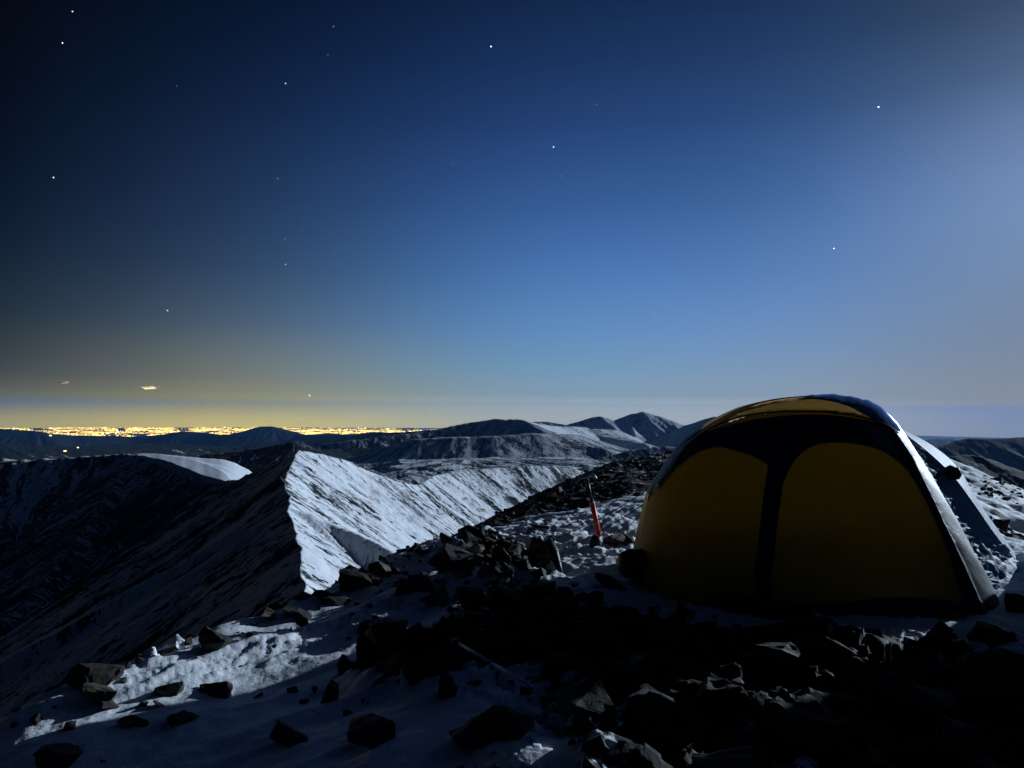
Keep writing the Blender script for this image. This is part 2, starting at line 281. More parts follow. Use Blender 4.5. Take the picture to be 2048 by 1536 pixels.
def terrain():
    naz, nr = 1000, 1300
    azs = np.radians(np.linspace(-46, 46, naz)); rs = np.exp(np.linspace(math.log(130), math.log(88000), nr))
    A, Rr = np.meshgrid(azs, rs, indexing='ij')
    X = (Rr * np.sin(A)).ravel(); Y = (Rr * np.cos(A)).ravel(); RR = Rr.ravel()
    base = np.interp(RR, [0, 300, 700, 1500, 3500, 8000, 14000, 22000, 34000, 60000, 90000], [-140, -330, -470, -500, -620, -900, -1250, -1500, -2480, -2500, -2500])
    base = base + fbm(X / 2500, Y / 2500, 4, 5) * np.interp(RR, [0, 2000, 20000, 36000], [10, 60, 160, 0])
    Z = base.copy(); S = X / np.maximum(RR * 0.008, 4); Dn = Y / np.maximum(RR * 0.008, 4)
    SN = np.interp(RR, [0, 2500, 5000, 12000, 30000], [0.5, 0.42, 0.2, 0.0, -0.3]); FO = np.interp(RR, [0, 3000, 6000], [0.0, 0.5, 1.0])
    RIM = np.zeros(len(X), bool)
    for ri, rg in enumerate(RIDGES):
        pw = []
        for p in rg['pts']:
            q = P(p[0], p[1], p[2]); pw.append((q[0], q[1], q[2], p[3] if len(p) > 3 else 0.0))
        pw = np.array(pw)
        zr = (pw[:, 2].max() + 1200 if pw[:, 1].max() < 5000 else 2300); sl = min(rg['near'], rg['far'])
        pad = min(zr / sl + pw[:, 3].max(), 9000 if pw[:, 1].max() > 5000 else 1500)
        sel = np.where((X > pw[:, 0].min() - pad) & (X < pw[:, 0].max() + pad) & (Y > pw[:, 1].min() - pad) & (Y < pw[:, 1].max() + pad))[0]
        x = X[sel]; y = Y[sel]; wl = rg['ribl'] * 0.9; wa = rg['ribl'] * 0.05 * (ri not in (4,))
        if pw[:, 1].max() < 5000: x = x + wa * fbm(X[sel] / wl, Y[sel] / wl, 5, 90 + ri, 0.6); y = y + wa * fbm(X[sel] / wl + 9, Y[sel] / wl, 5, 91 + ri, 0.6)
        H = np.full(len(sel), -1e9); SS = np.zeros(len(sel)); DD = np.zeros(len(sel)); SD = np.zeros(len(sel)); TH = np.zeros(len(sel)); WD = np.zeros(len(sel)); acc = 0.0
        for k in range(len(pw) - 1):
            a, b = pw[k], pw[k + 1]; dx, dy = b[0] - a[0], b[1] - a[1]; ln = math.hypot(dx, dy)
            t = np.clip(((x - a[0]) * dx + (y - a[1]) * dy) / (ln * ln), 0, 1)
            ex = x - (a[0] + t * dx); ey = y - (a[1] + t * dy); d = np.sqrt(ex * ex + ey * ey)
            side = dx * (y - a[1]) - dy * (x - a[0])          # >0 is to the left of the line of travel
            nearside = side < 0
            wdt = a[3] + (b[3] - a[3]) * t
            slope = np.where(nearside, rg['near'], rg['far'])
            flat = np.where(nearside, np.minimum(d, wdt), 0.0)
            g = slope * (d - flat) + 0.04 * flat
            dd = d - flat; g = g - np.minimum(rg['curve'] * dd * dd, 0.35 * slope * dd)
            h = a[2] + (b[2] - a[2]) * t - g
            s = acc + t * ln; better = h > H
            H = np.where(better, h, H); SS = np.where(better, s, SS); DD = np.where(better, d, DD); SD = np.where(better, nearside, SD); TH = np.where(better, np.arctan2(ey, ex), TH); WD = np.where(better, wdt, WD)
            acc += ln
        SR = SS; SS = SS + TH * rg['ribl'] * 2.5
        if rg['rib']:
            ramp_ = sstep(0, rg['ribl'] * 1.3, DD)
            rb = gnoise(SS / rg['ribl'] + 0.25 * gnoise(DD / rg['ribl'] / 2, SS / rg['ribl'], 3), DD / rg['ribl'] / 6, ri * 7 + 1)
            rb = 1 - 2.2 * np.abs(rb)
            rb2 = fbm(SS / rg['ribl'] * 2.7, DD / rg['ribl'] / 1.8, 4, ri * 11 + 2)
            H = H + ramp_ * rg['rib'] * (rb - 0.5 + 0.6 * rb2) + sstep(0, rg['ribl'] * 0.4, DD) * rg['rib'] * 0.17 * fbm(SS / rg['ribl'] * 9, DD / rg['ribl'] * 3.5, 4, ri + 300)
        if rg['jag']:
            H = H + rg['jag'] * fbm(x / rg['ribl'] * 4, y / rg['ribl'] * 4, 5, ri + 40, 0.6) * 0.6
        cur = Z[sel]; m = H > cur
        if ri == 3: H = H - 1.6 * np.maximum(0, X[sel] / Y[sel] + 0.297) * Y[sel]; m = H > cur
        if ri == 4:
            q_ = X[sel] / Y[sel]; H = H - (7.0 * np.maximum(0, q_ + 0.392) ** 2 + 0.25 * np.maximum(0, -0.500 - q_) ** 1.0 + 0.5 * np.maximum(0, -0.515 - q_)) * Y[sel]; m = H > cur
        if ri == 4: m &= ~RIM[sel]          # the dome ends at the cirque rim
        if ri == 3: RIM[sel] = (SD > 0.5) & (DD > 6)
        Z[sel] = np.where(m, H, cur)
        S[sel] = np.where(m, SS / rg['sc'] + ri * 31.7, S[sel]); Dn[sel] = np.where(m, DD / rg['sc'], Dn[sel])
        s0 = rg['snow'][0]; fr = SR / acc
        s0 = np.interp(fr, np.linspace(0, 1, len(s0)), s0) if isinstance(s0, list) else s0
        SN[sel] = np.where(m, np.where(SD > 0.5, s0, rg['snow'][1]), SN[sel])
        FO[sel] = np.where(m, rg['forest'], FO[sel])
    Z = Z + np.where(RR < 34000, fbm(X / (RR * 0.03), Y / (RR * 0.03), 4, 77) * RR * 0.0007, 0)
    V = np.stack([X, Y, Z], -1)
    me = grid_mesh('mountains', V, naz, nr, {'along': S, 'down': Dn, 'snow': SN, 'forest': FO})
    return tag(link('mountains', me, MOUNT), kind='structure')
terrain()

# ------------------------------------------------------------------ city on the plain
def emitter(name, col, st):
    m = bpy.data.materials.new(name); m.use_nodes = True; t = m.node_tree; t.nodes.clear()
    e = t.nodes.new('ShaderNodeEmission'); e.inputs[0].default_value = (*col, 1); e.inputs[1].default_value = st
    o = t.nodes.new('ShaderNodeOutputMaterial'); t.links.new(e.outputs[0], o.inputs[0])
    try: m.cycles.emission_sampling = 'NONE'
    except Exception: pass
    return m
CITY = [emitter('sodium_light', (1.0, 0.62, 0.10), 3.0), emitter('warm_light', (1.0, 0.76, 0.18), 3.7), emitter('pale_light', (1.0, 0.92, 0.42), 4.6), emitter('amber_light', (1.0, 0.42, 0.07), 2.7)]
def city():
    rnd = random.Random(4); vs = []; fs = []; mi = []
    zp = -2500
    def lamp(x, y, w_, h_, k, z=0):
        b = len(vs); c = (x, y, zp + 30 + h_ + z)
        for dx, dy, dz in ((w_, 0, 0), (0, w_, 0), (-w_, 0, 0), (0, -w_, 0), (0, 0, h_), (0, 0, -h_)): vs.append((c[0] + dx, c[1] + dy, c[2] + dz))
        for f in ((0, 1, 4), (1, 2, 4), (2, 3, 4), (3, 0, 4), (1, 0, 5), (2, 1, 5), (3, 2, 5), (0, 3, 5)):
            fs.append(tuple(b + i for i in f)); mi.append(k)
    def dens(px):
        return float(np.interp(px, [-60, 40, 120, 250, 330, 420, 600, 760, 870, 925], [0.35, 0.5, 0.7, 0.8, 0.9, 1.0, 1.0, 0.9, 0.6, 0.1]))
    n = 0
    while n < 14000:
        px = rnd.uniform(-80, 925)
        if rnd.random() > dens(px): continue
        D = rnd.choice((rnd.uniform(46000, 84000), rnd.gauss(60000, 5000), rnd.gauss(72000, 3500)))
        if not 44000 < D < 85500: continue
        q = P(px, 850, D); a = math.atan2(q[0], q[1])
        # street-like clumps
        if gnoise(np.array([a * 40]), np.array([D / 2600]), 9)[0] + 0.28 < rnd.random() * 0.75: continue
        x, y = D * math.tan(a), D
        if math.hypot(x, y) > 86500: continue
        big = rnd.random()
        w_ = rnd.uniform(18, 38) * (1 + 1.3 * (big > 0.95)); lamp(x, y, w_ * rnd.uniform(1, 2.0), w_ * rnd.uniform(0.5, 0.8), rnd.choices((0, 1, 2, 3), (6, 5, 1, 3))[0]); n += 1
    me = bpy.data.meshes.new('city_lights'); me.from_pydata(vs, [], fs); me.polygons.foreach_set('material_index', mi)
    o = link('city_lights', me)
    for m in CITY: me.materials.append(m)
    tag(o, 'carpet of golden city lights on the far plain', 'city lights', kind='stuff')
city()

# ------------------------------------------------------------------ foreground: the snowy summit slope
CTRL = [  # (px, py, D) on the visible ground
    (0, 1450, 3.3), (100, 1398, 3.7), (200, 1345, 4.1), (300, 1300, 4.5), (420, 1262, 4.9), (500, 1240, 5.2), (600, 1203, 5.8), (640, 1185, 6.3), (740, 1138, 7.6), (870, 1098, 9.6),
    (940, 1075, 12), (1000, 1047, 15), (1060, 1024, 18), (1160, 966, 23), (1240, 930, 28), (1300, 914, 31), (1345, 906, 34), (1430, 902, 38), (1550, 898, 41), (1700, 896, 42), (1840, 903, 39), (1900, 925, 33), (1960, 957, 26), (2048, 1008, 19), (2200, 1090, 14),
    (1200, 1102, 6.3), (1130, 1085, 6.8), (1250, 1045, 7.8), (1300, 1004, 9.6), (1150, 1035, 9.4), (1060, 1062, 9.2), (1190, 990, 15), (1100, 1026, 13.5),
    (900, 1180, 5.0), (760, 1215, 4.9), (640, 1300, 4.3), (450, 1400, 3.55), (300, 1460, 3.15), (150, 1500, 2.95), (700, 1450, 2.95), (560, 1536, 2.65), (850, 1350, 3.35), (1000, 1500, 2.6), (1024, 1250, 4.05), (1130, 1180, 4.9),
    (1240, 1160, 5.1), (1400, 1225, 4.35), (1640, 1250, 4.1), (1950, 1245, 4.2), (1300, 1400, 3.0), (1600, 1450, 2.75), (2000, 1330, 3.45), (1900, 1480, 2.7), (2048, 1190, 4.9), (2048, 1100, 7.5), (1960, 1010, 14), (200, 1560, 2.7), (1024, 1700, 2.0), (1800, 1700, 2.0),
]
XTRA = [(1.6, 5.2, -1.17), (2.6, 5.6, -1.2), (1.4, 6.6, -1.2), (2.4, 8.5, -1.3), (3.0, 13, -1.55), (5.5, 5, -1.4), (9, 5, -2.0), (9, 12, -2.3), (22, 14, -5.5), (14, 30, -2.9), (28, 34, -7), (10, 60, -5.5), (30, 70, -14), (-10, 60, -14), (0, 42, -6.0), (-4, 30, -6.5),
        (-3.2, 4.2, -2.6), (-5, 2, -3.9), (-4.5, 7, -4.3), (-3.3, 10, -4.4), (-2.5, 15, -5.2), (-10, 10, -9.5), (-20, 30, -23), (-4, -1, -2.4), (0, -1, -1.15), (4, -1, -1.2), (0.4, 0.8, -1.12), (-1.6, 0.8, -1.5), (4, 2, -1.15), (-9, 3, -7.5)]
cp = np.array([P(*c) for c in CTRL] + [np.array(e, float) for e in XTRA])
def tps_k(r2): return np.where(r2 > 1e-9, 0.5 * r2 * np.log(np.maximum(r2, 1e-9)), 0)
def warp(x, y):                  # compress distance so that near and far control points weigh alike
    r = np.hypot(x, y) + 1.5; f = np.log(r) / r; return x * f, y * f
cu, cv = warp(cp[:, 0], cp[:, 1])
nC = len(cp); K = tps_k((cu[:, None] - cu) ** 2 + (cv[:, None] - cv) ** 2) + np.eye(nC) * 0.002
czs = cp[:, 2] / (np.hypot(cp[:, 0], cp[:, 1]) + 1.5)
PM = np.stack([np.ones(nC), cu, cv], 1)
sol = np.linalg.solve(np.block([[K, PM], [PM.T, np.zeros((3, 3))]]), np.concatenate([czs, np.zeros(3)]))
def zbase(x, y):
    x = np.asarray(x, float); y = np.asarray(y, float); u, v = warp(x, y); z = sol[nC] + sol[nC + 1] * u + sol[nC + 2] * v
    for i in range(nC): z = z + sol[i] * tps_k((u - cu[i]) ** 2 + (v - cv[i]) ** 2)
    r = np.hypot(x, y); z = z * (r + 1.5)
    return z - 0.018 * np.maximum(r - 46, 0) ** 2
def blob(x, y, cx, cy, rx, ry, rot=0.0):
    c, s = math.cos(rot), math.sin(rot); dx, dy = x - cx, y - cy
    return np.exp(-(((c * dx + s * dy) / rx) ** 2 + ((-s * dx + c * dy) / ry) ** 2))
def facets(x, y, sc, seed):      # broken slabs: each cell is a tilted flat block
    u, v = x / sc, y / sc; iu, iv = np.floor(u), np.floor(v); bd = np.full(u.shape, 9e9); best = np.zeros(u.shape)
    for a in (-1, 0, 1):
        for b in (-1, 0, 1):
            cx, cy = iu + a, iv + b; px_ = cx + _h(cx, cy, seed); py_ = cy + _h(cx, cy, seed + 1); dx, dy = u - px_, v - py_
            d = dx * dx + dy * dy * 1.6 + dx * dy * 0.6; h = _h(cx, cy, seed + 2) * 0.8 + dx * (_h(cx, cy, seed + 3) - 0.5) * 1.5 + dy * (_h(cx, cy, seed + 4) - 0.5) * 1.5
            best = np.where(d < bd, h, best); bd = np.minimum(d, bd)
    return best
def bare_shade_mask(x, y):  # bare stone; blobs before the tent also darken the snow as shade
    b = blob(x, y, -2.05, 4.2, 0.30, 1.5, -0.75) * 0.8 + blob(x, y, -0.02, 5.9, 0.42, 1.3, 0.1) + blob(x, y, -0.42, 3.75, 0.36, 0.42) + blob(x, y, 0.3, 3.9, 0.7, 0.62) + blob(x, y, 1.2, 2.9, 1.0, 0.75) + 0.9 * blob(x, y, 2.5, 2.6, 0.55, 0.7) + 0.9 * blob(x, y, 1.2, 3.65, 0.9, 0.4) + 0.9 * blob(x, y, 1.2, 2.1, 1.3, 0.6) + 0.8 * blob(x, y, -0.35, 7.6, 0.25, 1.2)
    return np.clip(b * 1.15, 0, 1)
def zfull(x, y):
    x = np.asarray(x, float); y = np.asarray(y, float)
    z = zbase(x, y); r = np.hypot(x, y)
    churn = np.clip(blob(x, y, 0.9, 7.4, 1.5, 2.2) * 1.3 + 0.7 * blob(x, y, 2.5, 3.4, 0.5, 0.6) + 0.7 * blob(x, y, 4.5, 7, 2, 3), 0, 1)
    lump = 1 - 2.4 * np.abs(gnoise(x * 4.6 + gnoise(x * 2, y * 2, 4), y * 4.0, 21))
    lump2 = 1 - 2.2 * np.abs(gnoise(x * 11, y * 10, 22))
    z = z + churn * (0.042 * lump + 0.02 * lump2 + 0.01 * fbm(x * 16, y * 16, 3, 23))
    z = z + 0.035 * fbm(x * 0.9, y * 0.9, 3, 24) * np.clip(r / 3, 0.5, 3) + 0.006 * fbm(x * 6, y * 6, 3, 25)
    band = blob(x, y, -1.15, 4.5, 0.30, 2.1, -0.72); uu = x * 0.64 + y * 0.76; vv = x * 0.76 - y * 0.64
    z = z + band * (0.035 + 0.034 * fbm(uu * 2.2, vv * 9 + uu * 1.5, 4, 29, 0.62) + 0.010 * fbm(uu * 14, vv * 22, 3, 30))
    # wind ridges lying along the slope
    u = x * 0.78 + y * 0.62; v = -x * 0.62 + y * 0.78
    z = z + 0.016 * fbm(u * 0.9, v * 4.5, 4, 26) * (1 - 0.5 * churn)
    z = z - 0.16 * blob(x, y, -1.62, 4.95, 0.32, 1.7, -0.7)
    z = z + 1.05 * blob(x, y, 4.4, 3.5, 0.95, 0.85) + 0.7 * blob(x, y, 3.9, 1.9, 0.8, 0.8) + 1.9 * blob(x, y, 4.5, 4.95, 0.45, 0.7)  # unseen mounds off to the right, added to shade the foreground
    bm_ = sstep(0.25, 0.8, bare_shade_mask(x, y)); k_ = bm_ > 0
    if k_.any():
        z = np.array(z); z[k_] += (bm_[k_] * (0.13 * facets(x[k_], y[k_], 0.27, 501) + 0.05 * facets(x[k_], y[k_], 0.10, 521) - 0.06))
    far = sstep(10, 16, r)
    z = z + far * (0.10 * fbm(x * 0.6, y * 0.6, 4, 27) + 0.05 * fbm(x * 2.2, y * 2.2, 3, 28))
    return z
def ground():
    naz, nr = 1000, 900
    azs = np.radians(np.linspace(-62, 68, naz)); rs = np.exp(np.linspace(math.log(0.5), math.log(135), nr))
    A, Rr = np.meshgrid(azs, rs, indexing='ij'); X = Rr * np.sin(A); Y = Rr * np.cos(A); x = X.ravel(); y = Y.ravel()
    Z = zfull(x, y); r = Rr.ravel()
    px, py = to_px(x, y, Z)
    sn = np.full(len(x), 1.1)
    sn = np.where(r > 10.5, 1.1 - 0.75 * sstep(10.5, 14.0, r - 1.5 * (x > 1.5)) * (1 - 0.75 * sstep(0.45, 0.55, x / y)), sn)
    # bare stony ground: lower left rib and the pile in front of the tent, its dark gravel also painted-in shade
    bare = bare_shade_mask(x, y)
    sn = sn - 0.85 * bare - 0.3 * sstep(2.2, 3.2, -x) * (r < 30) 
    V = np.stack([x, y, Z], -1)
    me = grid_mesh('ground', V, naz, nr, {'snow': sn})
    return link('ground', me, GROUND)
def to_px(x, y, z):
    d = np.stack([x, y, z], -1); k = d @ fwd; return 1024 + F * (d @ rgt) / k, 768 - F * (d @ upv) / k
def ground_material():
    m = M('wind_packed_snow'); p = m.pos(); sn = m.attr('snow')
    n1 = m.noise(p, 3.2, 6, 0.6, 0.4); n2 = m.noise(p, 14.0, 4, 0.6)
    v = m.math('ADD', m.math('MULTIPLY', n1, 1.5), m.math('MULTIPLY', n2, 0.5))
    v = m.math('SUBTRACT', v, 1.0)
    f = m.math('MULTIPLY_ADD', m.math('ADD', v, m.math('SUBTRACT', sn, 0.5)), 12.0, 0.5, clamp=True)
    g = m.ramp(n2, (0.3, (0.008, 0.008, 0.008)), (0.55, (0.018, 0.017, 0.016)), (0.75, (0.045, 0.042, 0.038)))
    m.l.new(m.mix(f, g, SNOW), m.b.inputs['Base Color']); m.b.inputs['Roughness'].default_value = 0.75
    m.b.inputs['Specular IOR Level'].default_value = 0.12
    h = m.math('ADD', m.noise(p, 30.0, 4, 0.6), m.math('MULTIPLY', m.noise(p, 7.0, 3, 0.5), 1.5))
    m.bump(h, 0.5, 0.012)
    return m.m
GROUND = ground_material()
tag(ground(), kind='structure')

def ghit(px, py, tmax=60):
    d = ray(px, py); t = np.exp(np.linspace(math.log(1.0), math.log(tmax), 1500)); q = d[None] * t[:, None] / d[1]
    z = zfull(q[:, 0], q[:, 1]); b = np.where(q[:, 2] < z)[0]
    i = b[0] if len(b) else len(t) - 1
    return Vector((q[i][0], q[i][1], z[i]))
def gz(x, y): return float(zfull(np.array([x]), np.array([y]))[0])

# ------------------------------------------------------------------ rocks
def rock_material(name, c0, c1, c2, snow=0.0):
    m = M(name); o = m.obj(); p = m.pos()
    mp = m.new('Mapping'); m.l.new(p, mp.inputs[0]); mp.inputs['Rotation'].default_value = (0.5, 0.3, 0.2); mp.inputs['Scale'].default_value = (4, 4, 22)
    n1 = m.noise(p, 9, 6, 0.65); n2 = m.noise(mp.outputs[0], 1.0, 5, 0.6, 0.8); n3 = m.noise(p, 60, 3, 0.6)
    v = m.math('ADD', m.math('MULTIPLY', n1, 0.5), m.math('MULTIPLY', n2, 0.5))
    c = m.ramp(v, (0.36, c0), (0.5, c1), (0.64, c2))
    if snow:
        nm = m.new('NewGeometry').outputs['Normal']; sp = m.new('SeparateXYZ'); m.l.new(nm, sp.inputs[0])
        f = m.math('MULTIPLY_ADD', m.math('ADD', sp.outputs[2], m.math('MULTIPLY_ADD', n1, 1.2, -0.6)), 8.0, -8.0 * (1 - snow), clamp=True)
        c = m.mix(f, c, SNOW)
    m.l.new(c, m.b.inputs['Base Color']); m.b.inputs['Roughness'].default_value = 0.8
    h = m.math('ADD', m.math('MULTIPLY', n2, 1.0), m.math('MULTIPLY', n3, 0.4)); m.bump(h, 0.6, 0.012)
    return m.m
ROCK = {'grey': rock_material('grey_rock', (0.012, 0.012, 0.012), (0.028, 0.027, 0.026), (0.06, 0.057, 0.052)),
        'brown': rock_material('brown_rock', (0.025, 0.022, 0.018), (0.07, 0.062, 0.049), (0.15, 0.133, 0.108)),
        'tan': rock_material('tan_rock', (0.09, 0.078, 0.056), (0.16, 0.138, 0.10), (0.24, 0.21, 0.155)),
        'green': rock_material('lichen_rock', (0.012, 0.015, 0.013), (0.03, 0.038, 0.031), (0.08, 0.088, 0.074)),
        'snowy': rock_material('snow_crusted_rock', (0.03, 0.03, 0.03), (0.06, 0.06, 0.055), (0.1, 0.1, 0.09), snow=0.9)}
def rock_bm(sx, sy, sz, seed, n=16, cuts=3, rough=0.05, bm=None, mtx=None):
    rnd = random.Random(seed); b = bmesh.new()
    for i in range(n):
        v = Vector((rnd.gauss(0, 1), rnd.gauss(0, 1), rnd.gauss(0, 1))).normalized() * rnd.uniform(0.85, 1.08)
        for a in range(3): v[a] = max(-0.8, min(0.8, v[a])) * 1.2
        b.verts.new((v.x * sx / 2, v.y * sy / 2, v.z * sz / 2))
    r = bmesh.ops.convex_hull(b, input=b.verts)
    bmesh.ops.delete(b, geom=[g for g in r['geom_interior'] if isinstance(g, bmesh.types.BMVert)], context='VERTS')
    if cuts:
        bmesh.ops.bevel(b, geom=list(b.edges), offset=0.02 * min(sx, sy, sz), segments=1, affect='EDGES')
        bmesh.ops.triangulate(b, faces=b.faces); bmesh.ops.subdivide_edges(b, edges=b.edges, cuts=cuts, use_grid_fill=True)
        b.normal_update(); s = max(sx, sy, sz); co = np.array([v.co[:] for v in b.verts]) / s; ms = min(sx, sy, sz)
        k = seed * 1.37
        f = fbm(co[:, 0] * 5 + k, co[:, 1] * 5 + co[:, 2] * 3.7, 4, 50, 0.6) + fbm(co[:, 2] * 11 + k, co[:, 0] * 3 - co[:, 1] * 2, 3, 51)
        for v, q in zip(list(b.verts), f): v.co += v.normal * float(q) * rough * ms
    return b
def add_rock(px, py, wp, hp, kind, label, cat='rock', group=None, seed=None, rot=None, depth=0.9, tilt=0.0, n=None, sink=0.34, name='rock', rough=0.05):
    global RSEED
    RSEED += 1; seed = seed or (px * 7 + py * 3) % 9973; rnd = random.Random(seed * 7 + 1)
    g = ghit(px, min(py, 1534 + 60)); D = g.y; sx = wp * D / F * 1.12; sz = hp * D / F * 1.3; sy = sx * rnd.uniform(0.7, 1.1); n = n or rnd.choice((9, 10, 11, 13))
    b = rock_bm(sx, sy, sz, seed, n, 3, rough)
    me = bpy.data.meshes.new(name); b.to_mesh(me); b.free()
    o = link(name, me, ROCK[kind])
    c = Vector((g.x, g.y + sy * 0.30, 0)); zg = min(gz(g.x, g.y), gz(c.x, c.y))
    o.location = (c.x, c.y, zg + sz * (0.5 - sink)); o.rotation_euler = (rnd.uniform(-.22, .3), tilt + rnd.uniform(-.05, .38), rot if rot is not None else rnd.uniform(-0.5, 0.5))
    return tag(o, label, cat, group)
RSEED = 100
GP = 'rocks piled in the shade before the tent'; GL = 'rocks on the lower left slope'; GC = 'rocks along the edge of the slope'; GM = 'rocks of the middle outcrop'; GR = 'rocks at the lower right'
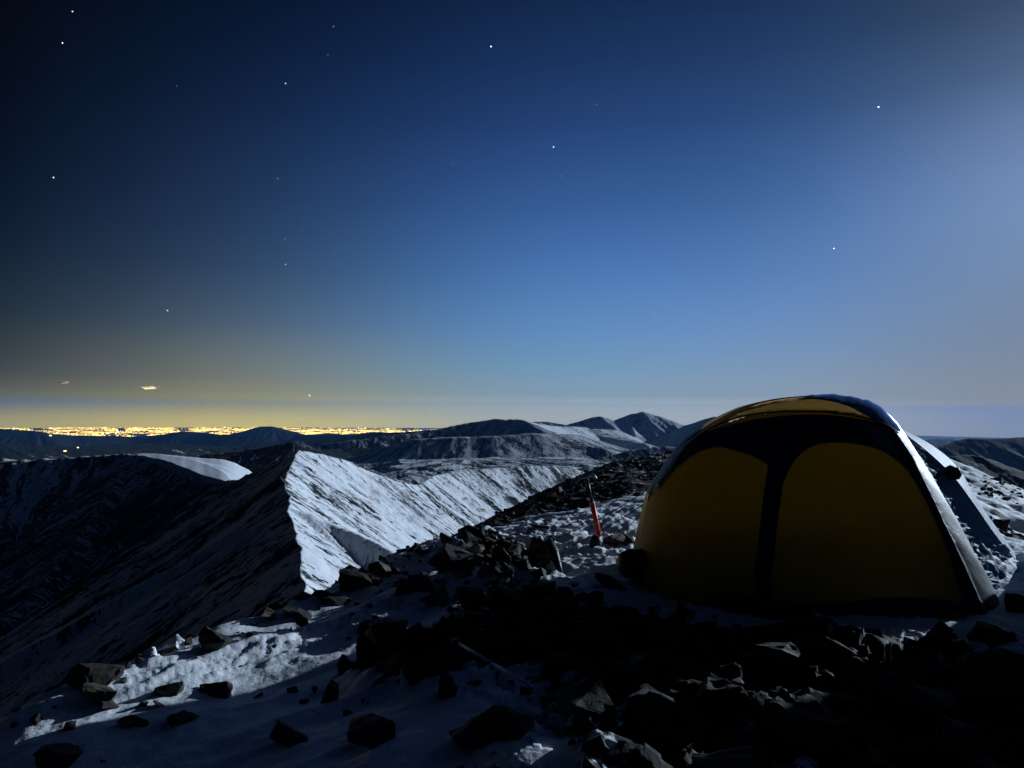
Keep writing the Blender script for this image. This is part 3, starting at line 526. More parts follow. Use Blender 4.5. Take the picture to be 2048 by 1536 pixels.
ROCKS = [
    # edge of the slope, left to right
    (705, 1190, 74, 52, 'grey', 'big dark domed boulder on the slope edge below the sharp snow ridge', GC), (762, 1152, 60, 26, 'brown', 'low wedge rock right of the big domed boulder on the slope edge', GC),
    (641, 1204, 38, 24, 'green', 'small pale grey rock at the foot of the lit snow ridge', GC), (672, 1212, 60, 17, 'grey', 'flat dark slab in front of the domed boulder', GC), (746, 1174, 26, 20, 'grey', 'small square block just right of the domed boulder', GC),
    (845, 1108, 34, 12, 'grey', 'thin dark stone against the lit snow of the ridge', GC),
    (601, 1200, 40, 12, 'brown', 'small brown stones at the lowest tip of the lit snow ridge', GC), (530, 1243, 46, 24, 'brown', 'brown cracked rock left on the slope edge catching moonlight', GC), 
    (902, 1099, 58, 24, 'brown', 'flat topped brown rock on the slope edge above the long dark slab', GC), (940, 1085, 40, 20, 'grey', 'dark stone right of the flat topped brown rock', GC), (972, 1080, 62, 28, 'brown', 'brown rock on the skyline of the outcrop left of the layered boulder', GC),
    # middle outcrop
    (905, 1142, 112, 58, 'grey', 'long dark slab leaning to the right on the outcrop', GM), (1013, 1126, 66, 62, 'brown', 'big layered brown boulder at the top of the outcrop beside the snow', GM), (948, 1108, 34, 24, 'tan', 'pale square block on top of the long dark slab', GM),
    (920, 1138, 44, 32, 'green', 'greenish grey block under the long dark slab', GM), (974, 1154, 40, 30, 'tan', 'pale slanted slab lit by the moon below the layered boulder', GM), (917, 1160, 36, 15, 'tan', 'small pale slab below the greenish block', GM),
    (1000, 1158, 48, 28, 'grey', 'dark stone between the pale slanted slab and the tall black block', GM), (1042, 1150, 44, 28, 'green', 'mottled stone at the foot of the layered boulder', GM), (1079, 1185, 62, 56, 'grey', 'tall black block standing below the stake rock', GM),
    (800, 1190, 40, 34, 'grey', 'dark pointed slab left of the outcrop on the shaded snow', GM), (840, 1188, 66, 30, 'grey', 'flat dark slab behind the dark pointed slab', GM), (880, 1210, 60, 44, 'green', 'peaked greenish rock in the middle of the outcrop', GM),
    (942, 1222, 74, 50, 'grey', 'square block with a moonlit right edge in the middle outcrop', GM), (1010, 1225, 80, 56, 'grey', 'black boulder right of the square block in the outcrop', GM), (1080, 1235, 80, 50, 'grey', 'black boulder under the tall black block', GM),
    (790, 1288, 112, 86, 'brown', 'big rugged olive brown boulder in the centre foreground', GM), (722, 1330, 56, 76, 'green', 'upright block with a pale facet left of the big olive brown boulder', GM), (832, 1282, 44, 50, 'grey', 'small stone wedged right of the big olive brown boulder', GM),
    (735, 1262, 50, 22, 'grey', 'dark slab behind the big olive brown boulder', GM), (905, 1262, 56, 30, 'green', 'small dark stone beside the strip of moonlit snow', GM),
    (680, 1352, 66, 46, 'grey', 'black rock at the left foot of the pile touching smooth snow', GP), (770, 1350, 90, 60, 'grey', 'black rock under the big olive brown boulder', GP), (850, 1370, 80, 56, 'grey', 'black rock with a low top between olive brown boulder and trekking pole', GP), (900, 1330, 80, 60, 'grey', 'black rock at the upper end of the trekking pole', GP), (655, 1405, 40, 50, 'grey', 'small black block alone at the left end of the pile', GP), (885, 1400, 46, 60, 'grey', 'small upright black rock left of the trekking pole on shaded snow', GP),
    (980, 1310, 100, 62, 'grey', 'wide black rock just above the trekking pole', GP), (1080, 1320, 90, 46, 'grey', 'black rock left of the small blue snow patch in the pile', GP), (1170, 1240, 90, 40, 'grey', 'black rock nearest the shaded snow left of the tent', GP), (1260, 1265, 90, 40, 'grey', 'low black rock at the edge of the shaded snow before the left tent panel', GP), (1340, 1290, 80, 46, 'green', 'greenish dark rock before the left yellow panel of the tent', GP), (1200, 1310, 100, 60, 'grey', 'black rock right of the small blue snow patch in the pile', GP), (1300, 1350, 130, 70, 'green', 'broad greenish dark rock in the middle of the shaded pile', GP),
    (1440, 1330, 120, 56, 'grey', 'black rock straight below the left yellow panel of the tent', GP), (1560, 1330, 110, 44, 'grey', 'low black rock below the dark stem between the tent panels', GP), (1680, 1340, 120, 50, 'grey', 'black rock below the right yellow panel of the tent', GP), (1180, 1420, 120, 70, 'green', 'greenish dark rock right of the lower end of the trekking pole', GP), (1330, 1450, 150, 80, 'grey', 'large black rock low in the centre of the pile', GP), (1450, 1420, 90, 60, 'grey', 'black rock right of the large low centre rock', GP), (1760, 1400, 130, 70, 'grey', 'black rock just left of the flat moonlit slab', GP),
    (1640, 1520, 170, 80, 'grey', 'widest black rock at the bottom right of centre', GP), (1470, 1540, 160, 80, 'grey', 'black rock cut by the bottom edge of the picture', GP), (1830, 1350, 90, 50, 'grey', 'small black rock on the left side of the churned moonlit snow strip', GP),
    (577, 1490, 112, 36, 'grey', 'black wedge rock in the shaded snow at the bottom left of centre', GP), (732, 1504, 124, 38, 'grey', 'black rock with a pointed right end in the bottom shaded snow', GP), (985, 1500, 170, 90, 'grey', 'largest black boulder at the bottom under the trekking pole tip', GP),
    # lower left
    (424, 1302, 66, 60, 'green', 'dark pyramid shaped rock with a pale right edge', GL), (338, 1306, 60, 40, 'snowy', 'snow crusted lump shining white left of the pyramid rock', GL), 
    (180, 1376, 116, 44, 'grey', 'dark rock above the long pale rock at left', GL), (193, 1410, 92, 34, 'brown', 'long pale brown rock on the dark slope at left', GL), (330, 1394, 50, 40, 'green', 'upright mottled rock left of the moonlit snow strip', GL),
    (420, 1396, 64, 36, 'grey', 'dark rock with a frosty right edge beside the moonlit snow strip', GL), (248, 1454, 34, 20, 'tan', 'small bright tan stone alone on dark ground', GL),
    (352, 1452, 50, 22, 'grey', 'dark stone above the churned moonlit snow at the bottom left', GL), (136, 1462, 26, 20, 'grey', 'small dark stone between two pale snow strips at far left', GL), (100, 1540, 90, 36, 'green', 'mossy dark rock at the bottom left corner', GL), 
    (590, 1236, 60, 20, 'grey', 'dark flat rock lying across the snow below the ridge tip', GL), 
    # lower right
    (1880, 1428, 180, 44, 'brown', 'flat moonlit slab right of the shaded pile', GR), (2030, 1395, 160, 110, 'brown', 'large rock with a grey moonlit facet at the right edge', GR), (1990, 1290, 110, 50, 'grey', 'black rock below the tent fly corner', GR),
    (1960, 1520, 130, 60, 'grey', 'black rock at the bottom right corner', GR), (1878, 1290, 60, 40, 'grey', 'black rock under the right end of the tent', GR), (2044, 1225, 50, 40, 'grey', 'dark rock weighing down the fly corner', GR),
    (1232, 1176, 76, 16, 'grey', 'flat pointed black stone on the snow at the left foot of the tent', 'stones by the tent'), (1285, 1170, 60, 26, 'grey', 'black stone holding down the left corner of the tent', 'stones by the tent'),
    (1236, 1090, 66, 26, 'brown', 'pale half buried rock behind the ice axe', 'stones in the churned snow'), (1092, 1130, 66, 46, 'brown', 'rounded guyline rock carrying the black stake', 'stones in the churned snow'),
    (1078, 1055, 50, 9, 'grey', 'thin flat stone in the snow behind the outcrop', 'stones in the churned snow'),
]
for (px, py, wp, hp, kind, label, grp) in ROCKS:
    if wp == 170 and hp == 90: RSEED += 40
    add_rock(px, py, wp, hp, kind, label, 'rock', grp)

def scree():                     # the far stony shoulder: countless loose stones
    rnd = random.Random(11); protos = []
    for k in range(8):
        b = rock_bm(1, rnd.uniform(.6, 1), rnd.uniform(.3, .7), 900 + k, 11, 0); bmesh.ops.triangulate(b, faces=b.faces)
        b.verts.index_update(); protos.append((np.array([v.co[:] for v in b.verts]), [[v.index for v in f.verts] for f in b.faces])); b.free()
    VS = []; FS = []; off = 0; pts = []
    for i in range(12000):
        u = rnd.random(); a = math.radians(rnd.uniform(-9, 40)); r = math.exp(rnd.uniform(math.log(10.5), math.log(48)))
        pts.append((r * math.sin(a), r * math.cos(a), rnd.lognormvariate(-2.35, 0.55), 0))
    for i in range(900):         # pebbles and small stones of the near outcrops
        c = rnd.choice(((-2.05, 4.2, .35, .9), (0.35, 3.9, .6, .5), (1.2, 2.9, .8, .5), (-.3, 5.3, .3, .8), (-1.0, 7.0, .25, 1.0), (2.3, 2.8, .5, .5)))
        pts.append((rnd.gauss(c[0], c[2]), rnd.gauss(c[1], c[3]), rnd.lognormvariate(-3.0, 0.45), 1))
    P_ = np.array(pts); zz = zfull(P_[:, 0], P_[:, 1])
    for (x, y, s, near), z in zip(pts, zz):
        v, f = rnd.choice(protos); s = min(s, 0.55 if not near else 0.14)
        if not near:
            if abs(x - 1.6) < 1.4 and y < 9.5 or (x > 0.5 * y and gnoise(np.array([x * .3]), np.array([y * .3]), 33)[0] < 0.12): continue
            if gnoise(np.array([x * .5]), np.array([y * .22]), 31)[0] < -0.22: continue
        m = Matrix.Rotation(rnd.uniform(0, 6.3), 3, 'Z') @ Matrix.Rotation(rnd.uniform(-.5, .5), 3, 'X') @ Matrix.Rotation(rnd.uniform(-.5, .5), 3, 'Y')
        q = (v * s) @ np.array(m).T + np.array((x, y, z + s * rnd.uniform(0.0, 0.18)))
        VS.append(q); FS += [tuple(i + off for i in t) for t in f]; off += len(q)
    me = bpy.data.meshes.new('scree'); me.from_pydata(np.concatenate(VS).tolist(), [], FS)
    tag(link('scree', me, ROCK['grey']), 'loose dark scree stones covering the shoulder beyond the snow', 'scree', kind='stuff')
scree()

# ------------------------------------------------------------------ tubes and curves
def catm(pts, n=12):
    p = [Vector(q) for q in pts]; p = [2 * p[0] - p[1]] + p + [2 * p[-1] - p[-2]]; out = []
    for i in range(1, len(p) - 2):
        for k in range(n):
            t = k / n; a, b, c, d = p[i - 1:i + 3]
            out.append(0.5 * ((2 * b) + (c - a) * t + (2 * a - 5 * b + 4 * c - d) * t * t + (3 * b - a - 3 * c + d) * t ** 3))
    out.append(p[-2]); return out
def tube_bm(pts, r, seg=8, bm=None, rs=None):
    bm = bm or bmesh.new(); rings = []
    for i, p in enumerate(pts):
        d = (Vector(pts[min(i + 1, len(pts) - 1)]) - Vector(pts[max(i - 1, 0)])).normalized()
        a = d.cross(Vector((0.13, 0.2, 1))).normalized(); b = d.cross(a); rr = rs[i] if rs else r
        rings.append([bm.verts.new(Vector(p) + (a * math.cos(t) + b * math.sin(t)) * rr) for t in [k * 2 * math.pi / seg for k in range(seg)]])
    for i in range(len(rings) - 1):
        for k in range(seg): bm.faces.new((rings[i][k], rings[i][(k + 1) % seg], rings[i + 1][(k + 1) % seg], rings[i + 1][k]))
    bm.faces.new(rings[0][::-1]); bm.faces.new(rings[-1]); return bm
def bm_obj(name, bm, mat, smooth=True):
    bmesh.ops.recalc_face_normals(bm, faces=bm.faces)
    me = bpy.data.meshes.new(name); bm.to_mesh(me); bm.free()
    if smooth: me.polygons.foreach_set('use_smooth', [True] * len(me.polygons))
    return link(name, me, mat)
def plain(name, c, rough=0.5, metal=0.0, spec=0.3, nscale=40, var=0.25, bump=0.0):
    m = M(name); p = m.pos(); n = m.noise(p, nscale, 4, 0.6)
    m.l.new(m.ramp(n, (0.3, tuple(v * (1 - var) for v in c)), (0.7, tuple(min(1, v * (1 + var)) for v in c))), m.b.inputs['Base Color'])
    m.b.inputs['Roughness'].default_value = rough; m.b.inputs['Metallic'].default_value = metal; m.b.inputs['Specular IOR Level'].default_value = spec
    if bump: m.bump(n, bump, 0.004)
    return m.m
def fabric(name, c, trans=0.5, rough=0.6, gloss=0.0, tc=None, nscale=9, bump=0.3):
    m = M(name); p = m.pos(); n = m.noise(p, nscale, 5, 0.55, 0.6); n2 = m.noise(p, 900, 2, 0.5)
    col = m.ramp(n, (0.3, tuple(v * 0.86 for v in c)), (0.7, tuple(min(1, v * 1.1) for v in c)))
    m.l.new(col, m.b.inputs['Base Color']); m.b.inputs['Roughness'].default_value = rough; m.b.inputs['Specular IOR Level'].default_value = 0.3 + gloss; m.b.inputs['Metallic'].default_value = max(0, gloss * 0.5)
    bp = m.bump(m.math('ADD', n, m.math('MULTIPLY', n2, 0.05)), bump, 0.02)
    tr = m.new('BsdfTranslucent'); tr.inputs[0].default_value = (*(tc or c), 1)
    mx = m.new('MixShader'); mx.inputs[0].default_value = trans; m.l.new(m.b.outputs[0], mx.inputs[1]); m.l.new(tr.outputs[0], mx.inputs[2]); m.l.new(mx.outputs[0], m.out.inputs[0])
    return m.m
YEL = fabric('yellow_canopy_fabric', (0.42, 0.25, 0.009), 0.22, bump=0.25)
TAN = fabric('pale_roof_fabric', (0.92, 0.76, 0.46), 0.8, bump=0.25)
NAVY = fabric('navy_panel_fabric', (0.008, 0.015, 0.040), 0.12, 0.5)
BLUE = fabric('blue_flap_fabric', (0.015, 0.17, 0.48), 0.5, 0.9, -0.28, tc=(0.04, 0.38, 0.95), nscale=16, bump=0.3)
FLY = fabric('silver_fly_fabric', (0.19, 0.31, 0.46), 0.30, 0.6, -0.18, tc=(0.12, 0.26, 0.40), nscale=13, bump=0.6)
PIPE = plain('pale_piping', (0.10, 0.16, 0.2), 0.6); BLACK = plain('black_plastic', (0.012, 0.012, 0.013), 0.5); POLEM = plain('dark_pole_metal', (0.05, 0.045, 0.04), 0.35, 0.6)
CORD = plain('dark_cord', (0.02, 0.022, 0.03), 0.8); RED = plain('red_axe_grip', (0.90, 0.05, 0.012), 0.42, nscale=60, var=0.15); STEEL = plain('worn_steel', (0.25, 0.26, 0.28), 0.35, 0.85, var=0.3)
BLUEPOLE = plain('blue_grey_pole_metal', (0.28, 0.36, 0.45), 0.3, 0.7)

# ------------------------------------------------------------------ the tent
TD = 5.1; ZB = -1.24
root = empty('tent', (1.75, TD, -1.17))
tag(root, 'yellow and navy dome tent with silver blue rain fly pitched on snow', 'tent')
LS = [(1250, 1230), (1258, 1180), (1268, 1130), (1280, 1070), (1292, 1020), (1302, 985), (1325, 945), (1368, 887), (1418, 850), (1478, 818), (1540, 801), (1600, 794), (1640, 791.5)]
RS_ = [(1972, 1250), (1955, 1190), (1928, 1130), (1886, 1045), (1850, 975), (1818, 915), (1788, 862), (1764, 830), (1736, 808), (1700, 796), (1660, 792), (1640, 791.5)]
def prof(pts):
    q = catm([P(a, b, TD) for a, b in pts], 10); z = np.array([v.z for v in q]); x = np.array([v.x for v in q]); o = np.argsort(z); return z[o], x[o]
zl, xl = prof(LS); zr, xr = prof(RS_); ZT = min(zl[-1], zr[-1])
def dome_pt(th, z, off=0.0):
    a0, a1 = np.interp(z, zl, xl), np.interp(z, zr, xr); cx = (a0 + a1) / 2; a = (a1 - a0) / 2; b = 0.98 * (a / 1.22) ** 0.9
    c, s = math.cos(th), math.sin(th); e = 2 / 2.25
    return Vector((cx + math.copysign(abs(c) ** e, c) * (a + off), TD + 0.02 + math.copysign(abs(s) ** e, s) * (b + off), z))
bm = bmesh.new(); NT, NZ = 120, 64; rows = []
for k in range(NZ):
    z = ZT - 0.0006 - (ZT - ZB) * ((k + 0.35) / (NZ - 0.65)) ** 2; r = []
    for j in range(NT):
        th = 2 * math.pi * j / NT; p = dome_pt(th, z)
        p += Vector((math.cos(th), math.sin(th), 0.1)) * 0.010 * min(1, k / 10) * float(fbm(np.array([math.cos(th) * 2.2 + z * 1.5]), np.array([math.sin(th) * 2.2 + z * 2.5]), 4, 401)[0])
        r.append(bm.verts.new(p))
    rows.append(r)
topv = bm.verts.new((sum(v.co.x for v in rows[0]) / NT, TD + 0.02, ZT))
for j in range(NT): bm.faces.new((topv, rows[0][j], rows[0][(j + 1) % NT]))
for k in range(NZ - 1):
    for j in range(NT): bm.faces.new((rows[k][j], rows[k + 1][j], rows[k + 1][(j + 1) % NT], rows[k][(j + 1) % NT]))
bmesh.ops.recalc_face_normals(bm, faces=bm.faces)
bvh = BVHTree.FromBMesh(bm)
TANPOLY = [(1460, 846), (1500, 832), (1560, 824), (1600, 822), (1655, 823), (1715, 830), (1765, 844), (1790, 850), (1768, 836), (1735, 814), (1690, 801), (1640, 797), (1600, 800), (1540, 808), (1480, 825), (1450, 842)]
def inside(x, y, poly):
    c = False; j = len(poly) - 1
    for i in range(len(poly)):
        (xi, yi), (xj, yj) = poly[i], poly[j]
        if (yi > y) != (yj > y) and x < (xj - xi) * (y - yi) / (yj - yi) + xi: c = not c
        j = i
    return c
def front_px(v): a, b = to_px(np.array([v.x]), np.array([v.y]), np.array([v.z])); return float(a[0]), float(b[0])
gone = []
for f in bm.faces:                       # the roof is one layer of paler cloth, so the canopy is cut away under it
    c_ = f.calc_center_median()
    qx, qy = front_px(c_); lim = np.interp(qy, [850, 870, 920, 985, 1055, 1140, 1240], [1772, 1782, 1812, 1846, 1882, 1924, 1965])
    liml = np.interp(qy, [860, 893, 944, 984], [1405, 1368, 1328, 1306])
    if (c_.x > 2.2 and qx > lim and c_.y < TD + 0.5) or (c_.x < 1.5 and qx < liml and 845 < qy < 988): f.material_index = 2
    elif c_.z > -1.05 and c_.y > TD + 0.02: f.material_index = 1  # unseen rear wall made pale to let more moonlight in
    elif c_.z > -0.45 and inside(*front_px(c_), TANPOLY) and all(inside(*front_px(v.co), TANPOLY) for v in f.verts): gone.append(f)
bm2 = bm.copy(); bm2.faces.ensure_lookup_table(); bm.faces.index_update(); gi = [f.index for f in gone]
bmesh.ops.delete(bm2, geom=[bm2.faces[i] for i in gi], context='FACES_ONLY')
can = bm_obj('canopy', bm2, YEL); can.data.materials.append(TAN); can.data.materials.append(NAVY); rel(can, root)
fl = bmesh.new(); vs_ = [fl.verts.new(dome_pt(2 * math.pi * j / 48, -1.08, -0.02)) for j in range(48)]; fl.faces.new(vs_)
rel(bm_obj('floor', fl, NAVY, False), root)
light_screen = bmesh.new(); tr_ = [[light_screen.verts.new(dome_pt(2 * math.pi * j / 48, z_, o_)) for j in range(48)] for z_, o_ in ((-1.08, -0.06), (-0.92, -0.10), (-0.76, -0.19), (-0.58, -0.36))]  # unseen dark screen added inside to dim the lower yellow panels
for k in range(3):
    for j in range(48): light_screen.faces.new((tr_[k][j], tr_[k][(j + 1) % 48], tr_[k + 1][(j + 1) % 48], tr_[k + 1][j]))
rel(bm_obj('inner_light_screen', light_screen, NAVY), root)
def on_dome(px, py, off):
    d = Vector(ray(px, py)).normalized(); h = bvh.ray_cast(Vector((0, 0, 0)), d)
    if h[0] is None:
        q = Vector(P(px, py, TD)); h = bvh.find_nearest(q)
    return h[0] + h[1] * off
def smooth2(pts, n=8): return [(v.x, v.y) for v in catm([(a, b, 0) for a, b in pts], n)]
def patch(name, outline, off, mat, step=7, wr=0.0, thick=0.002):
    pl = [Vector(p) for p in outline]; n = len(pl); xs = [p[0] for p in outline]; ys = [p[1] for p in outline]; pts = list(pl)
    x = min(xs)
    while x < max(xs):
        y = min(ys)
        while y < max(ys):
            if inside(x, y, outline) and min((Vector((x, y)) - q).length for q in pl) > step * 0.5: pts.append(Vector((x, y)))
            y += step
        x += step
    r = delaunay_2d_cdt(pts, [(i, (i + 1) % n) for i in range(n)], [], 1, 1e-5)
    b = bmesh.new(); vs = []
    for v in r[0]:
        o = off + (wr * float(fbm(np.array([v.x / 30]), np.array([v.y / 60]), 3, 61)[0]) if wr else 0)
        vs.append(b.verts.new(on_dome(v.x, v.y, o)))
    for f in r[2]:
        try: b.faces.new([vs[i] for i in f])
        except ValueError: pass
    o = bm_obj(name, b, mat)
    sm = o.modifiers.new('thickness', 'SOLIDIFY'); sm.thickness = thick; sm.offset = 0
    return rel(o, root)
arch = smooth2([(1345, 940), (1378, 893), (1420, 861), (1478, 838), (1540, 828), (1600, 826), (1655, 827), (1715, 836), (1765, 850), (1795, 868)])
navy_up = smooth2([(1312, 968), (1326, 943), (1364, 893), (1410, 866), (1480, 847), (1560, 834), (1650, 831), (1720, 840), (1772, 852), (1792, 870), (1822, 920), (1856, 985), (1892, 1055), (1934, 1140), (1960, 1200), (1975, 1240)])
navy_lo_r = smooth2([(1925, 1240), (1912, 1170), (1890, 1095), (1858, 1020), (1822, 955), (1790, 920), (1745, 896), (1680, 886), (1625, 893), (1588, 922), (1566, 965)])
stem = [(1560, 1010), (1552, 1070), (1545, 1140), (1542, 1200), (1508, 1200), (1510, 1140), (1518, 1070), (1526, 1000)]
navy_lo_l = smooth2([(1536, 930), (1505, 913), (1465, 901), (1435, 896), (1400, 905), (1365, 928), (1340, 952), (1318, 980)])
patch('frame_panel', navy_up + navy_lo_r + stem + navy_lo_l, 0.006, NAVY, 7)
patch('roof_panel', smooth2([(1425, 857), (1480, 835), (1540, 825), (1600, 823), (1655, 824), (1715, 832), (1765, 847), (1785, 858), (1768, 832), (1735, 810), (1690, 797), (1640, 793), (1600, 796), (1540, 804), (1480, 821), (1440, 841)])[:-1], 0.003, TAN, 6)
patch('roof_flap', smooth2([(1606, 797), (1640, 791), (1700, 794), (1740, 806), (1772, 830), (1796, 862), (1786, 868), (1765, 852), (1735, 836), (1695, 816), (1650, 804)])[:-1], 0.012, BLUE, 6, wr=0.008)
shade_skirt_top = [(x, 1202 + 6 * math.sin(x * 0.02)) for x in range(1262, 1975, 14)]
patch('shade_skirt', shade_skirt_top + [(x, 1236 + (0 if 1300 < x < 1900 else -10)) for x in range(1974, 1256, -14)], 0.012, NAVY, 12)  # dark band painting in the shade along the foot of the tent
rel(bm_obj('arch_pole', tube_bm([on_dome(a, b, 0.012) for a, b in arch], 0.0055), POLEM), root)
edge = smooth2([(1296, 1000), (1304, 980), (1327, 942), (1370, 885), (1420, 849), (1480, 817), (1540, 800), (1600, 793), (1640, 791)])
rel(bm_obj('side_pole', tube_bm([Vector(P(a, b + 1, TD)) for a, b in edge], 0.006), POLEM), root)
for pp in (navy_lo_r, navy_lo_l): rel(bm_obj('piping', tube_bm([on_dome(a, b, 0.009) for a, b in pp], 0.0038, 6), PIPE), root)

# rain fly: stretched from the front arch back to the outer ridge and the ground
def curve3(pts, n=90):
    c = catm([P(*p) for p in pts], 16); L_ = [0]
    for a, b in zip(c, c[1:]): L_.append(L_[-1] + (b - a).length)
    t = np.linspace(0, L_[-1], n); arr = np.array([v[:] for v in c]); return np.stack([np.interp(t, L_, arr[:, k]) for k in range(3)], 1)
NAP = smooth2([(1782, 866), (1816, 918), (1849, 985), (1882, 1055), (1922, 1140), (1948, 1200), (1964, 1240)], 12)
def resamp(q, n=90):
    q = np.array([v[:] for v in q]); L_ = np.concatenate([[0], np.cumsum(np.linalg.norm(np.diff(q, axis=0), axis=1))]); t = np.linspace(0, L_[-1], n)
    return np.stack([np.interp(t, L_, q[:, k]) for k in range(3)], 1)
NA = resamp([on_dome(a, b, 0.03) for a, b in NAP])
NS = curve3([(1796, 863, 5.12), (1833, 912, 5.13), (1868, 972, 5.13), (1907, 1045, 5.12), (1948, 1128, 5.08), (1975, 1188, 5.03), (1990, 1248, 4.98)])
NM = curve3([(1794, 864, 5.14), (1838, 906, 5.24), (1876, 962, 5.3), (1912, 1030, 5.36), (1956, 1095, 5.42), (1998, 1150, 5.36), (2020, 1214, 5.2)])
NO = curve3([(1796, 858, 5.18), (1850, 900, 5.3), (1903, 950, 5.38), (1948, 1010, 5.46), (1988, 1068, 5.6), (2036, 1128, 5.85), (2085, 1192, 5.6)])
nu, nv = 90, 60; Vf = np.zeros((nu, nv, 3))
for j in range(nv):
    v = j / (nv - 1) * 3; i_ = min(int(v), 2); f_ = v - i_; cc = [2 * NA - NS, NA, NS, NM, NO, 2 * NO - NM][i_:i_ + 4]
    Vf[:, j] = 0.5 * (2 * cc[1] + (cc[2] - cc[0]) * f_ + (2 * cc[0] - 5 * cc[1] + 4 * cc[2] - cc[3]) * f_ ** 2 + (3 * cc[1] - cc[0] - 3 * cc[2] + cc[3]) * f_ ** 3)
U, W = np.meshgrid(np.linspace(0, 1, nu), np.linspace(0, 1, nv), indexing='ij')
wr = sstep(0.0, 0.12, W) * 0.026 * (fbm(U * 9 + W * 4, W * 7 - U * 5, 4, 71) * np.sin(math.pi * np.clip(W, 0, 1)) ** 0.6) + sstep(0.0, 0.15, W) * 0.022 * (1 - 2 * np.abs(fbm(U * 16 + W * 5, W * 5 - U * 8, 3, 72, 0.5))) * sstep(0.45, 0.9, U)
nrm = np.array([0.8, -0.5, 0.35]); nrm /= np.linalg.norm(nrm); wr = wr * 1.5 + 0.075 * sstep(0.0, 0.12, W) * (1 - sstep(0.4, 0.6, W)) * sstep(0.0, 0.35, U) * fbm(U * 24 + W * 11, W * 8 - U * 6, 4, 73)
Vf += wr[..., None] * nrm
o = link('rain_fly', grid_mesh('rain_fly', Vf.reshape(-1, 3), nu, nv), FLY); o.modifiers.new('t', 'SOLIDIFY').thickness = 0.003; rel(o, root)
# back facet of the fly beyond its ridge
NB = curve3([(1800, 855, 5.5), (1868, 893, 5.9), (1916, 936, 6.1), (1958, 1004, 6.1), (1998, 1062, 6.2), (2044, 1124, 6.3), (2095, 1185, 6.1)])
nv2 = 24; Vb = np.zeros((nu, nv2, 3))
for j in range(nv2): Vb[:, j] = NO + (NB - NO) * j / (nv2 - 1)
o = link('back_fly', grid_mesh('back_fly', Vb.reshape(-1, 3), nu, nv2), FLY); o.modifiers.new('t', 'SOLIDIFY').thickness = 0.003; rel(o, root)
rel(bm_obj('ridge_seam', tube_bm([Vector(v) for v in NO[::3]], 0.006, 6), PIPE), root)
def lump(name, c, sx, sy, sz, mat, seed, amp=0.18, rot=0):
    b = bmesh.new(); bmesh.ops.create_icosphere(b, subdivisions=4, radius=1)
    co = np.array([v.co[:] for v in b.verts]); f = fbm(co[:, 0] * 1.7 + seed, co[:, 1] * 1.7 + co[:, 2] * 1.3, 4, seed) + 0.6 * fbm(co[:, 2] * 4, co[:, 0] * 3 + co[:, 1] * 2 + seed, 3, seed + 1)
    rm = Matrix.Rotation(rot, 3, 'Y')
    for v, q in zip(list(b.verts), f):
        v.co = v.co * (1 + amp * float(q)); v.co = rm @ Vector((v.co.x * sx, v.co.y * sy, v.co.z * sz)) + Vector(c)
    return bm_obj(name, b, mat)
rel(lump('pole_hub', P(1904, 946, 5.36), 0.058, 0.07, 0.05, BLACK, 5), root)
rel(bm_obj('hub_strap', tube_bm(catm([P(1896, 942, 5.34), P(1878, 952, 5.26), P(1866, 968, 5.2)], 6), 0.014, 6), BLACK), root)
rel(lump('corner_tab', P(2036, 1128, 5.85), 0.05, 0.04, 0.03, BLACK, 8), root)
rel(bm_obj('fly_strap', tube_bm(catm([P(2036, 1130, 5.8), P(2030, 1165, 5.7), P(2046, 1195, 5.6)], 6), 0.012, 6), BLACK), root)

# ------------------------------------------------------------------ gear on the snow
def guy(name, a, b, label):
    pts = [Vector(a).lerp(Vector(b), t / 14) - Vector((0, 0, 0.03 * math.sin(math.pi * t / 14))) for t in range(15)]
    tag(bm_obj('guyline', tube_bm(pts, 0.0035, 6), CORD), label, 'guyline', 'guylines of the tent')
guy('g', P(1112, 1076, 6.75), P(1302, 975, 5.3), 'upper guyline from the stake rock to the tent, passing behind the ice axe')
guy('g', P(1124, 1100, 6.6), P(1298, 1000, 5.3), 'lower guyline from the stake rock to the tent side')
guy('g', P(1214, 1088, 6.3), P(1296, 1008, 5.3), 'short guyline from the rock behind the ice axe to the tent')
guy('g', P(1262, 1086, 6.0), P(1290, 1060, 5.25), 'shortest guyline right beside the tent wall')
# ice axe
ax = empty('ice_axe', tuple(P(1200, 1108, 6.3)))
tag(ax, 'ice axe with red lower shaft planted upright in the churned snow', 'ice axe')
T = Vector(P(1173, 957, 6.3)); Mi = Vector(P(1184, 1005, 6.3)); Bo = Vector(P(1198, 1072, 6.3)); Sp = Vector(P(1206, 1112, 6.3))
rel(bm_obj('shaft', tube_bm([T, T.lerp(Mi, .5), Mi], 0.0135, 12), plain('black_shaft', (0.02, 0.022, 0.026), 0.35, 0.5)), ax)
rel(bm_obj('grip', tube_bm([Mi, Mi.lerp(Bo, .01), Bo.lerp(Mi, .01), Bo], 0, 12, rs=[0.017, 0.022, 0.021, 0.019]), RED), ax)
rel(bm_obj('collar', tube_bm([Mi + Vector((0, 0, .004)), Mi - Vector((0, 0, .006))], 0.022, 12), STEEL), ax)
rel(bm_obj('spike', tube_bm([Bo, Bo.lerp(Sp, .4), Sp], 0, 8, rs=[0.016, 0.012, 0.003]), STEEL), ax)
hd = bmesh.new()
pick = catm([P(1152, 966, 6.3), P(1161, 957, 6.3), P(1173, 953, 6.3), P(1182, 950, 6.3)], 6); tube_bm(pick, 0, 8, hd, rs=[0.006 + 0.013 * i / (len(pick) - 1) for i in range(len(pick))])
rel(bm_obj('pick', hd, STEEL), ax)
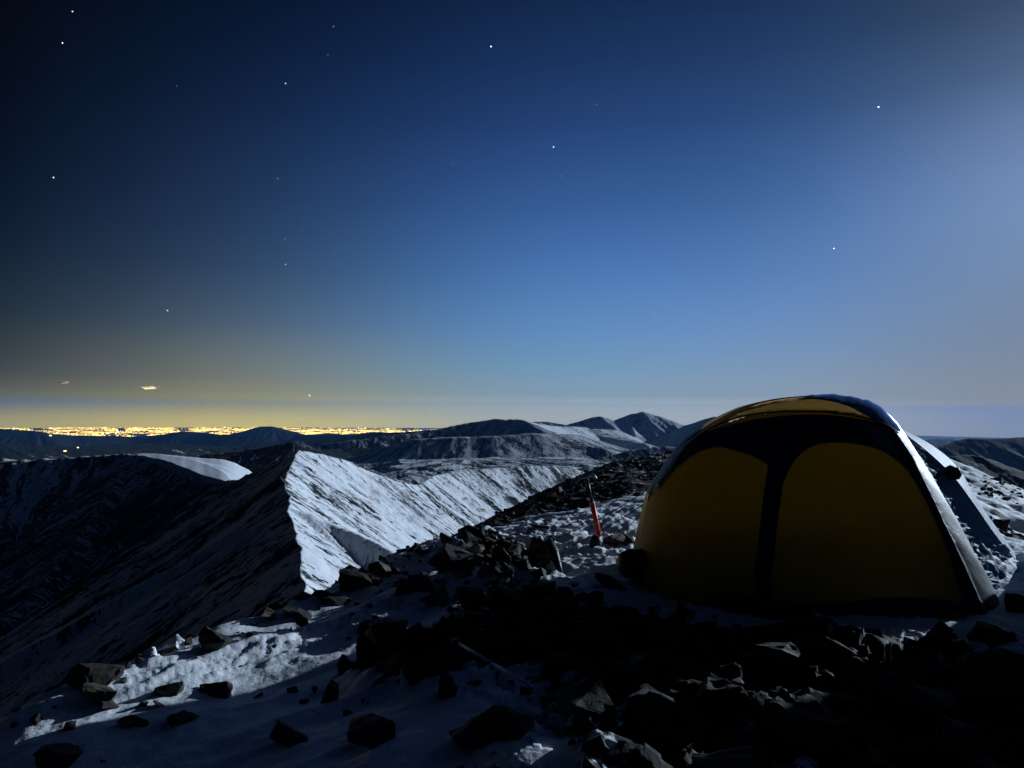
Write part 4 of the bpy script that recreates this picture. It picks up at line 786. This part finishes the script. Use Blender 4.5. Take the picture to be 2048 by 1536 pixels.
ad = catm([P(1178, 951, 6.3), P(1185, 950, 6.3), P(1194, 958, 6.3)], 6); rel(bm_obj('adze', tube_bm(ad, 0, 8, rs=[0.012, 0.012, 0.012, 0.012, 0.013, 0.013, 0.014, 0.014, 0.014, 0.013, 0.012, 0.008, 0.006][:len(ad)]), STEEL), ax)
tag(lump('stuff_sack', tuple(np.array(P(1192, 1090, 6.2))), 0.058, 0.05, 0.082, plain('black_nylon', (0.012, 0.013, 0.016), 0.55, bump=0.4), 13, 0.14), 'small black nylon bag standing against the foot of the ice axe', 'bag')
tag(bm_obj('tool_handle', tube_bm([P(1237, 1062, 6.6), P(1262, 1083, 6.3)], 0.02, 10), BLACK), 'short black handle sticking out of the snow behind the ice axe', 'handle')
# stake over the guyline rock
SY = ghit(1092, 1130).y - 0.16
st = empty('snow_stake', tuple(P(1124, 1158, 5.4)))
tag(st, 'black tapered snow stake leaning over the rounded guyline rock', 'stake')
rel(bm_obj('blade', tube_bm([P(1098, 1088, SY + .12), P(1107, 1106, SY), P(1116, 1130, SY - .1), P(1124, 1158, SY - .16)], 0, 8, rs=[0.045, 0.04, 0.024, 0.017]), BLACK), st)
rel(bm_obj('cord_loop', tube_bm(catm([P(1098, 1092, SY + .1), P(1097, 1078, SY + .1), P(1103, 1073, SY + .1), P(1108, 1079, SY + .1), P(1105, 1092, SY + .1)], 6), 0.006, 6), CORD), st)
# stuff bag at the tent's left foot
bag = lump('gear_bag', P(1272, 1128, 4.95), 0.13, 0.12, 0.10, plain('dark_bag_fabric', (0.02, 0.021, 0.026), 0.5, bump=0.4), 17, 0.10)
tag(bag, 'rounded black gear bag lying at the left foot of the tent', 'bag')
# trekking pole lying across the shaded snow
tp = empty('trekking_pole', tuple(P(1064, 1441, 2.95)))
tag(tp, 'thin blue grey trekking pole lying across the dark rocks', 'trekking pole')
a = ghit(914, 1322); b_ = ghit(1066, 1443); a = a + Vector((0, 0, 0.07)); b_ = b_ + Vector((0, 0, 0.10)); mid = a.lerp(b_, .45)
rel(bm_obj('upper_section', tube_bm([a, mid], 0.0065, 10), BLUEPOLE), tp); rel(bm_obj('lower_section', tube_bm([mid, b_], 0.005, 10), BLUEPOLE), tp)
rel(bm_obj('locking_collar', tube_bm([mid.lerp(a, .02), mid.lerp(b_, .03)], 0.009, 10), BLACK), tp); rel(bm_obj('handle', tube_bm([a.lerp(b_, -.06), a], 0, 10, rs=[0.014, 0.011]), BLACK), tp)

# ------------------------------------------------------------------ stars, clouds, village lamps
STARM = {'w': emitter('star_white', (0.85, 0.93, 1.0), 1.7), 'd': emitter('star_dim', (0.6, 0.75, 1.0), 1.1), 'b': emitter('star_bright', (0.8, 0.93, 1.0), 3.2), 'r': emitter('star_reddish', (1.0, 0.62, 0.5), 1.8), 'y': emitter('star_warm', (1.0, 0.85, 0.5), 2.4)}
STARS = [(145, 23, 'w', 1.6, 'star nearest the top left corner'), (125, 86, 'w', 1.7, 'white star just below the one in the top left corner'), (667, 53, 'd', 1.1, 'faint star at the top between the left corner and the brightest top star'), (656, 109, 'd', 1.0, 'very faint star close below the faint top star'),
         (982, 93, 'b', 1.7, 'bright star high up near the middle of the sky'), (571, 167, 'b', 1.2, 'clear white star in the upper left sky'), (1193, 209, 'd', 1.3, 'small star right of the middle high in the sky'), (1757, 214, 'b', 1.9, 'brightest star in the upper right sky'),
         (1107, 294, 'b', 1.4, 'bright star above the far high peaks, middle height'), (1123, 352, 'd', 1.2, 'faint star right under the bright middle star'), (555, 357, 'd', 1.3, 'faint star left of centre halfway up the sky'), (906, 327, 'd', 0.9, 'barely visible star left of the bright middle star'),
         (107, 355, 'w', 1.8, 'white star at the far left halfway up the sky'), (1668, 497, 'b', 1.5, 'bright star above the tent'), (571, 529, 'w', 1.4, 'white star above the sharp snow ridge'), (570, 478, 'd', 0.9, 'barely visible star just above the white one over the ridge'),
         (335, 621, 'r', 1.8, 'reddish star low over the city lights'), (1310, 625, 'd', 1.3, 'faint star low over the far high peaks'), (1521, 622, 'd', 1.2, 'faint star low above the left shoulder of the tent'), (353, 172, 'd', 0.8, 'barely visible star in the dark upper left sky'),
         (619, 791, 'y', 1.9, 'warm yellow star hanging just above the city glow'), (864, 822, 'y', 1.4, 'lowest warm star above the right end of the city lights')]
for px, py, k, r, lab in STARS:
    q = Vector(ray(px, py)).normalized() * 200000
    b = bmesh.new(); bmesh.ops.create_icosphere(b, subdivisions=2, radius=r / F * 200000 * 0.60); o = bm_obj('star', b, STARM[k]); o.location = q; tag(o, lab, 'star', 'stars in the night sky')
for px, py, rr, lab, gl in ((130, 902, 95, 'brighter of two warm lamps on the dark hillside left', 1), (156, 895, 60, 'weaker lamp right of the warm hillside lamp', 2), (101, 871, 75, 'pale lamp on the hill just below the city lights', 2), (165, 920, 28, 'tiny lamp lowest on the dark hillside at left', 0)):
    q = Vector(P(px, py, 15000 if py < 890 else 9200 if py < 910 else 5200)); s = rr * q.y / 85000 
    o = lump('hillside_lamp', q, s * 1.8, s, s * 0.7, CITY[gl], 31, 0.1); tag(o, lab, 'lamp', 'lamps on the dark hillside')
def cloud(px, py, wpx, hpx, seed, label):
    c = P(px, py, 100000); k = 100000 / F; rnd = random.Random(seed); bm = bmesh.new()
    m = bpy.data.materials.get('thin_cloud')
    if m is None:
        q = M('thin_cloud'); m = q.m; q.b.inputs['Base Color'].default_value = (0.9, 0.84, 0.68, 1); q.b.inputs['Specular IOR Level'].default_value = 0; q.b.inputs['Roughness'].default_value = 1  # warm tint stands in for the city's light on the cloud
        t1 = q.new('BsdfTranslucent'); t1.inputs[0].default_value = (0.9, 0.84, 0.68, 1); t2 = q.new('BsdfTransparent')
        x1 = q.new('MixShader'); x1.inputs[0].default_value = 0.5; q.l.new(q.b.outputs[0], x1.inputs[1]); q.l.new(t1.outputs[0], x1.inputs[2])
        x2 = q.new('MixShader'); x2.inputs[0].default_value = 0.72; q.l.new(x1.outputs[0], x2.inputs[1]); q.l.new(t2.outputs[0], x2.inputs[2]); q.l.new(x2.outputs[0], q.out.inputs[0])
    for i in range(26):
        u = max(-1, min(1, rnd.gauss(0, 0.45))); s_ = (1 - abs(u) ** 1.5 * 0.7) * rnd.uniform(0.5, 1.0)
        r = bmesh.ops.create_icosphere(bm, subdivisions=2, radius=1)
        for v in r['verts']: v.co = Vector((v.co.x * wpx * k * 0.2 * s_ + u * wpx * k * 0.5, v.co.y * hpx * k * 0.5 * s_ + rnd.uniform(-.1, .1) * hpx * k, v.co.z * hpx * k * 0.28 * s_ + (rnd.random() - .5) * hpx * k * 0.06 + math.sin(i * 2.4) * hpx * k * 0.22 + u * hpx * k * 0.15)) + Vector(c)
    tag(bm_obj('cloud', bm, m), label, 'cloud', 'small clouds over the city')
lp = bpy.data.lights.new('city_glow', 'POINT'); lp.energy = 7e9; lp.color = (1.0, 0.82, 0.5); lp.shadow_soft_size = 400
lo = bpy.data.objects.new('city_glow', lp); lo.location = P(262, 850, 98000); COL.objects.link(lo)
cloud(300, 775, 36, 8, 41, 'brighter small flat cloud right, over the city lights'); cloud(126, 765, 32, 6, 43, 'fainter small flat cloud left, over the city lights')

# ------------------------------------------------------------------ haze
def haze():
    bm = bmesh.new()
    x0, x1, y0, y1, z0, z1 = -90000, 90000, -3000, 90000, -2700, 450
    bmesh.ops.create_cube(bm, size=1)
    for v in bm.verts: v.co = ((x0 + x1) / 2 + v.co.x * (x1 - x0), (y0 + y1) / 2 + v.co.y * (y1 - y0), (z0 + z1) / 2 + v.co.z * (z1 - z0))
    me = bpy.data.meshes.new('haze'); bm.to_mesh(me); bm.free()
    m = bpy.data.materials.new('haze_air'); m.use_nodes = True; t = m.node_tree; t.nodes.clear()
    v = t.nodes.new('ShaderNodeVolumePrincipled'); v.inputs['Color'].default_value = (0.15, 0.42, 1.0, 1); v.inputs['Density'].default_value = HAZE; v.inputs['Anisotropy'].default_value = 0.2
    o = t.nodes.new('ShaderNodeOutputMaterial'); t.links.new(v.outputs[0], o.inputs['Volume'])
    tag(link('haze', me, m), kind='stuff')
HAZE = 0.50 / 90000
haze()
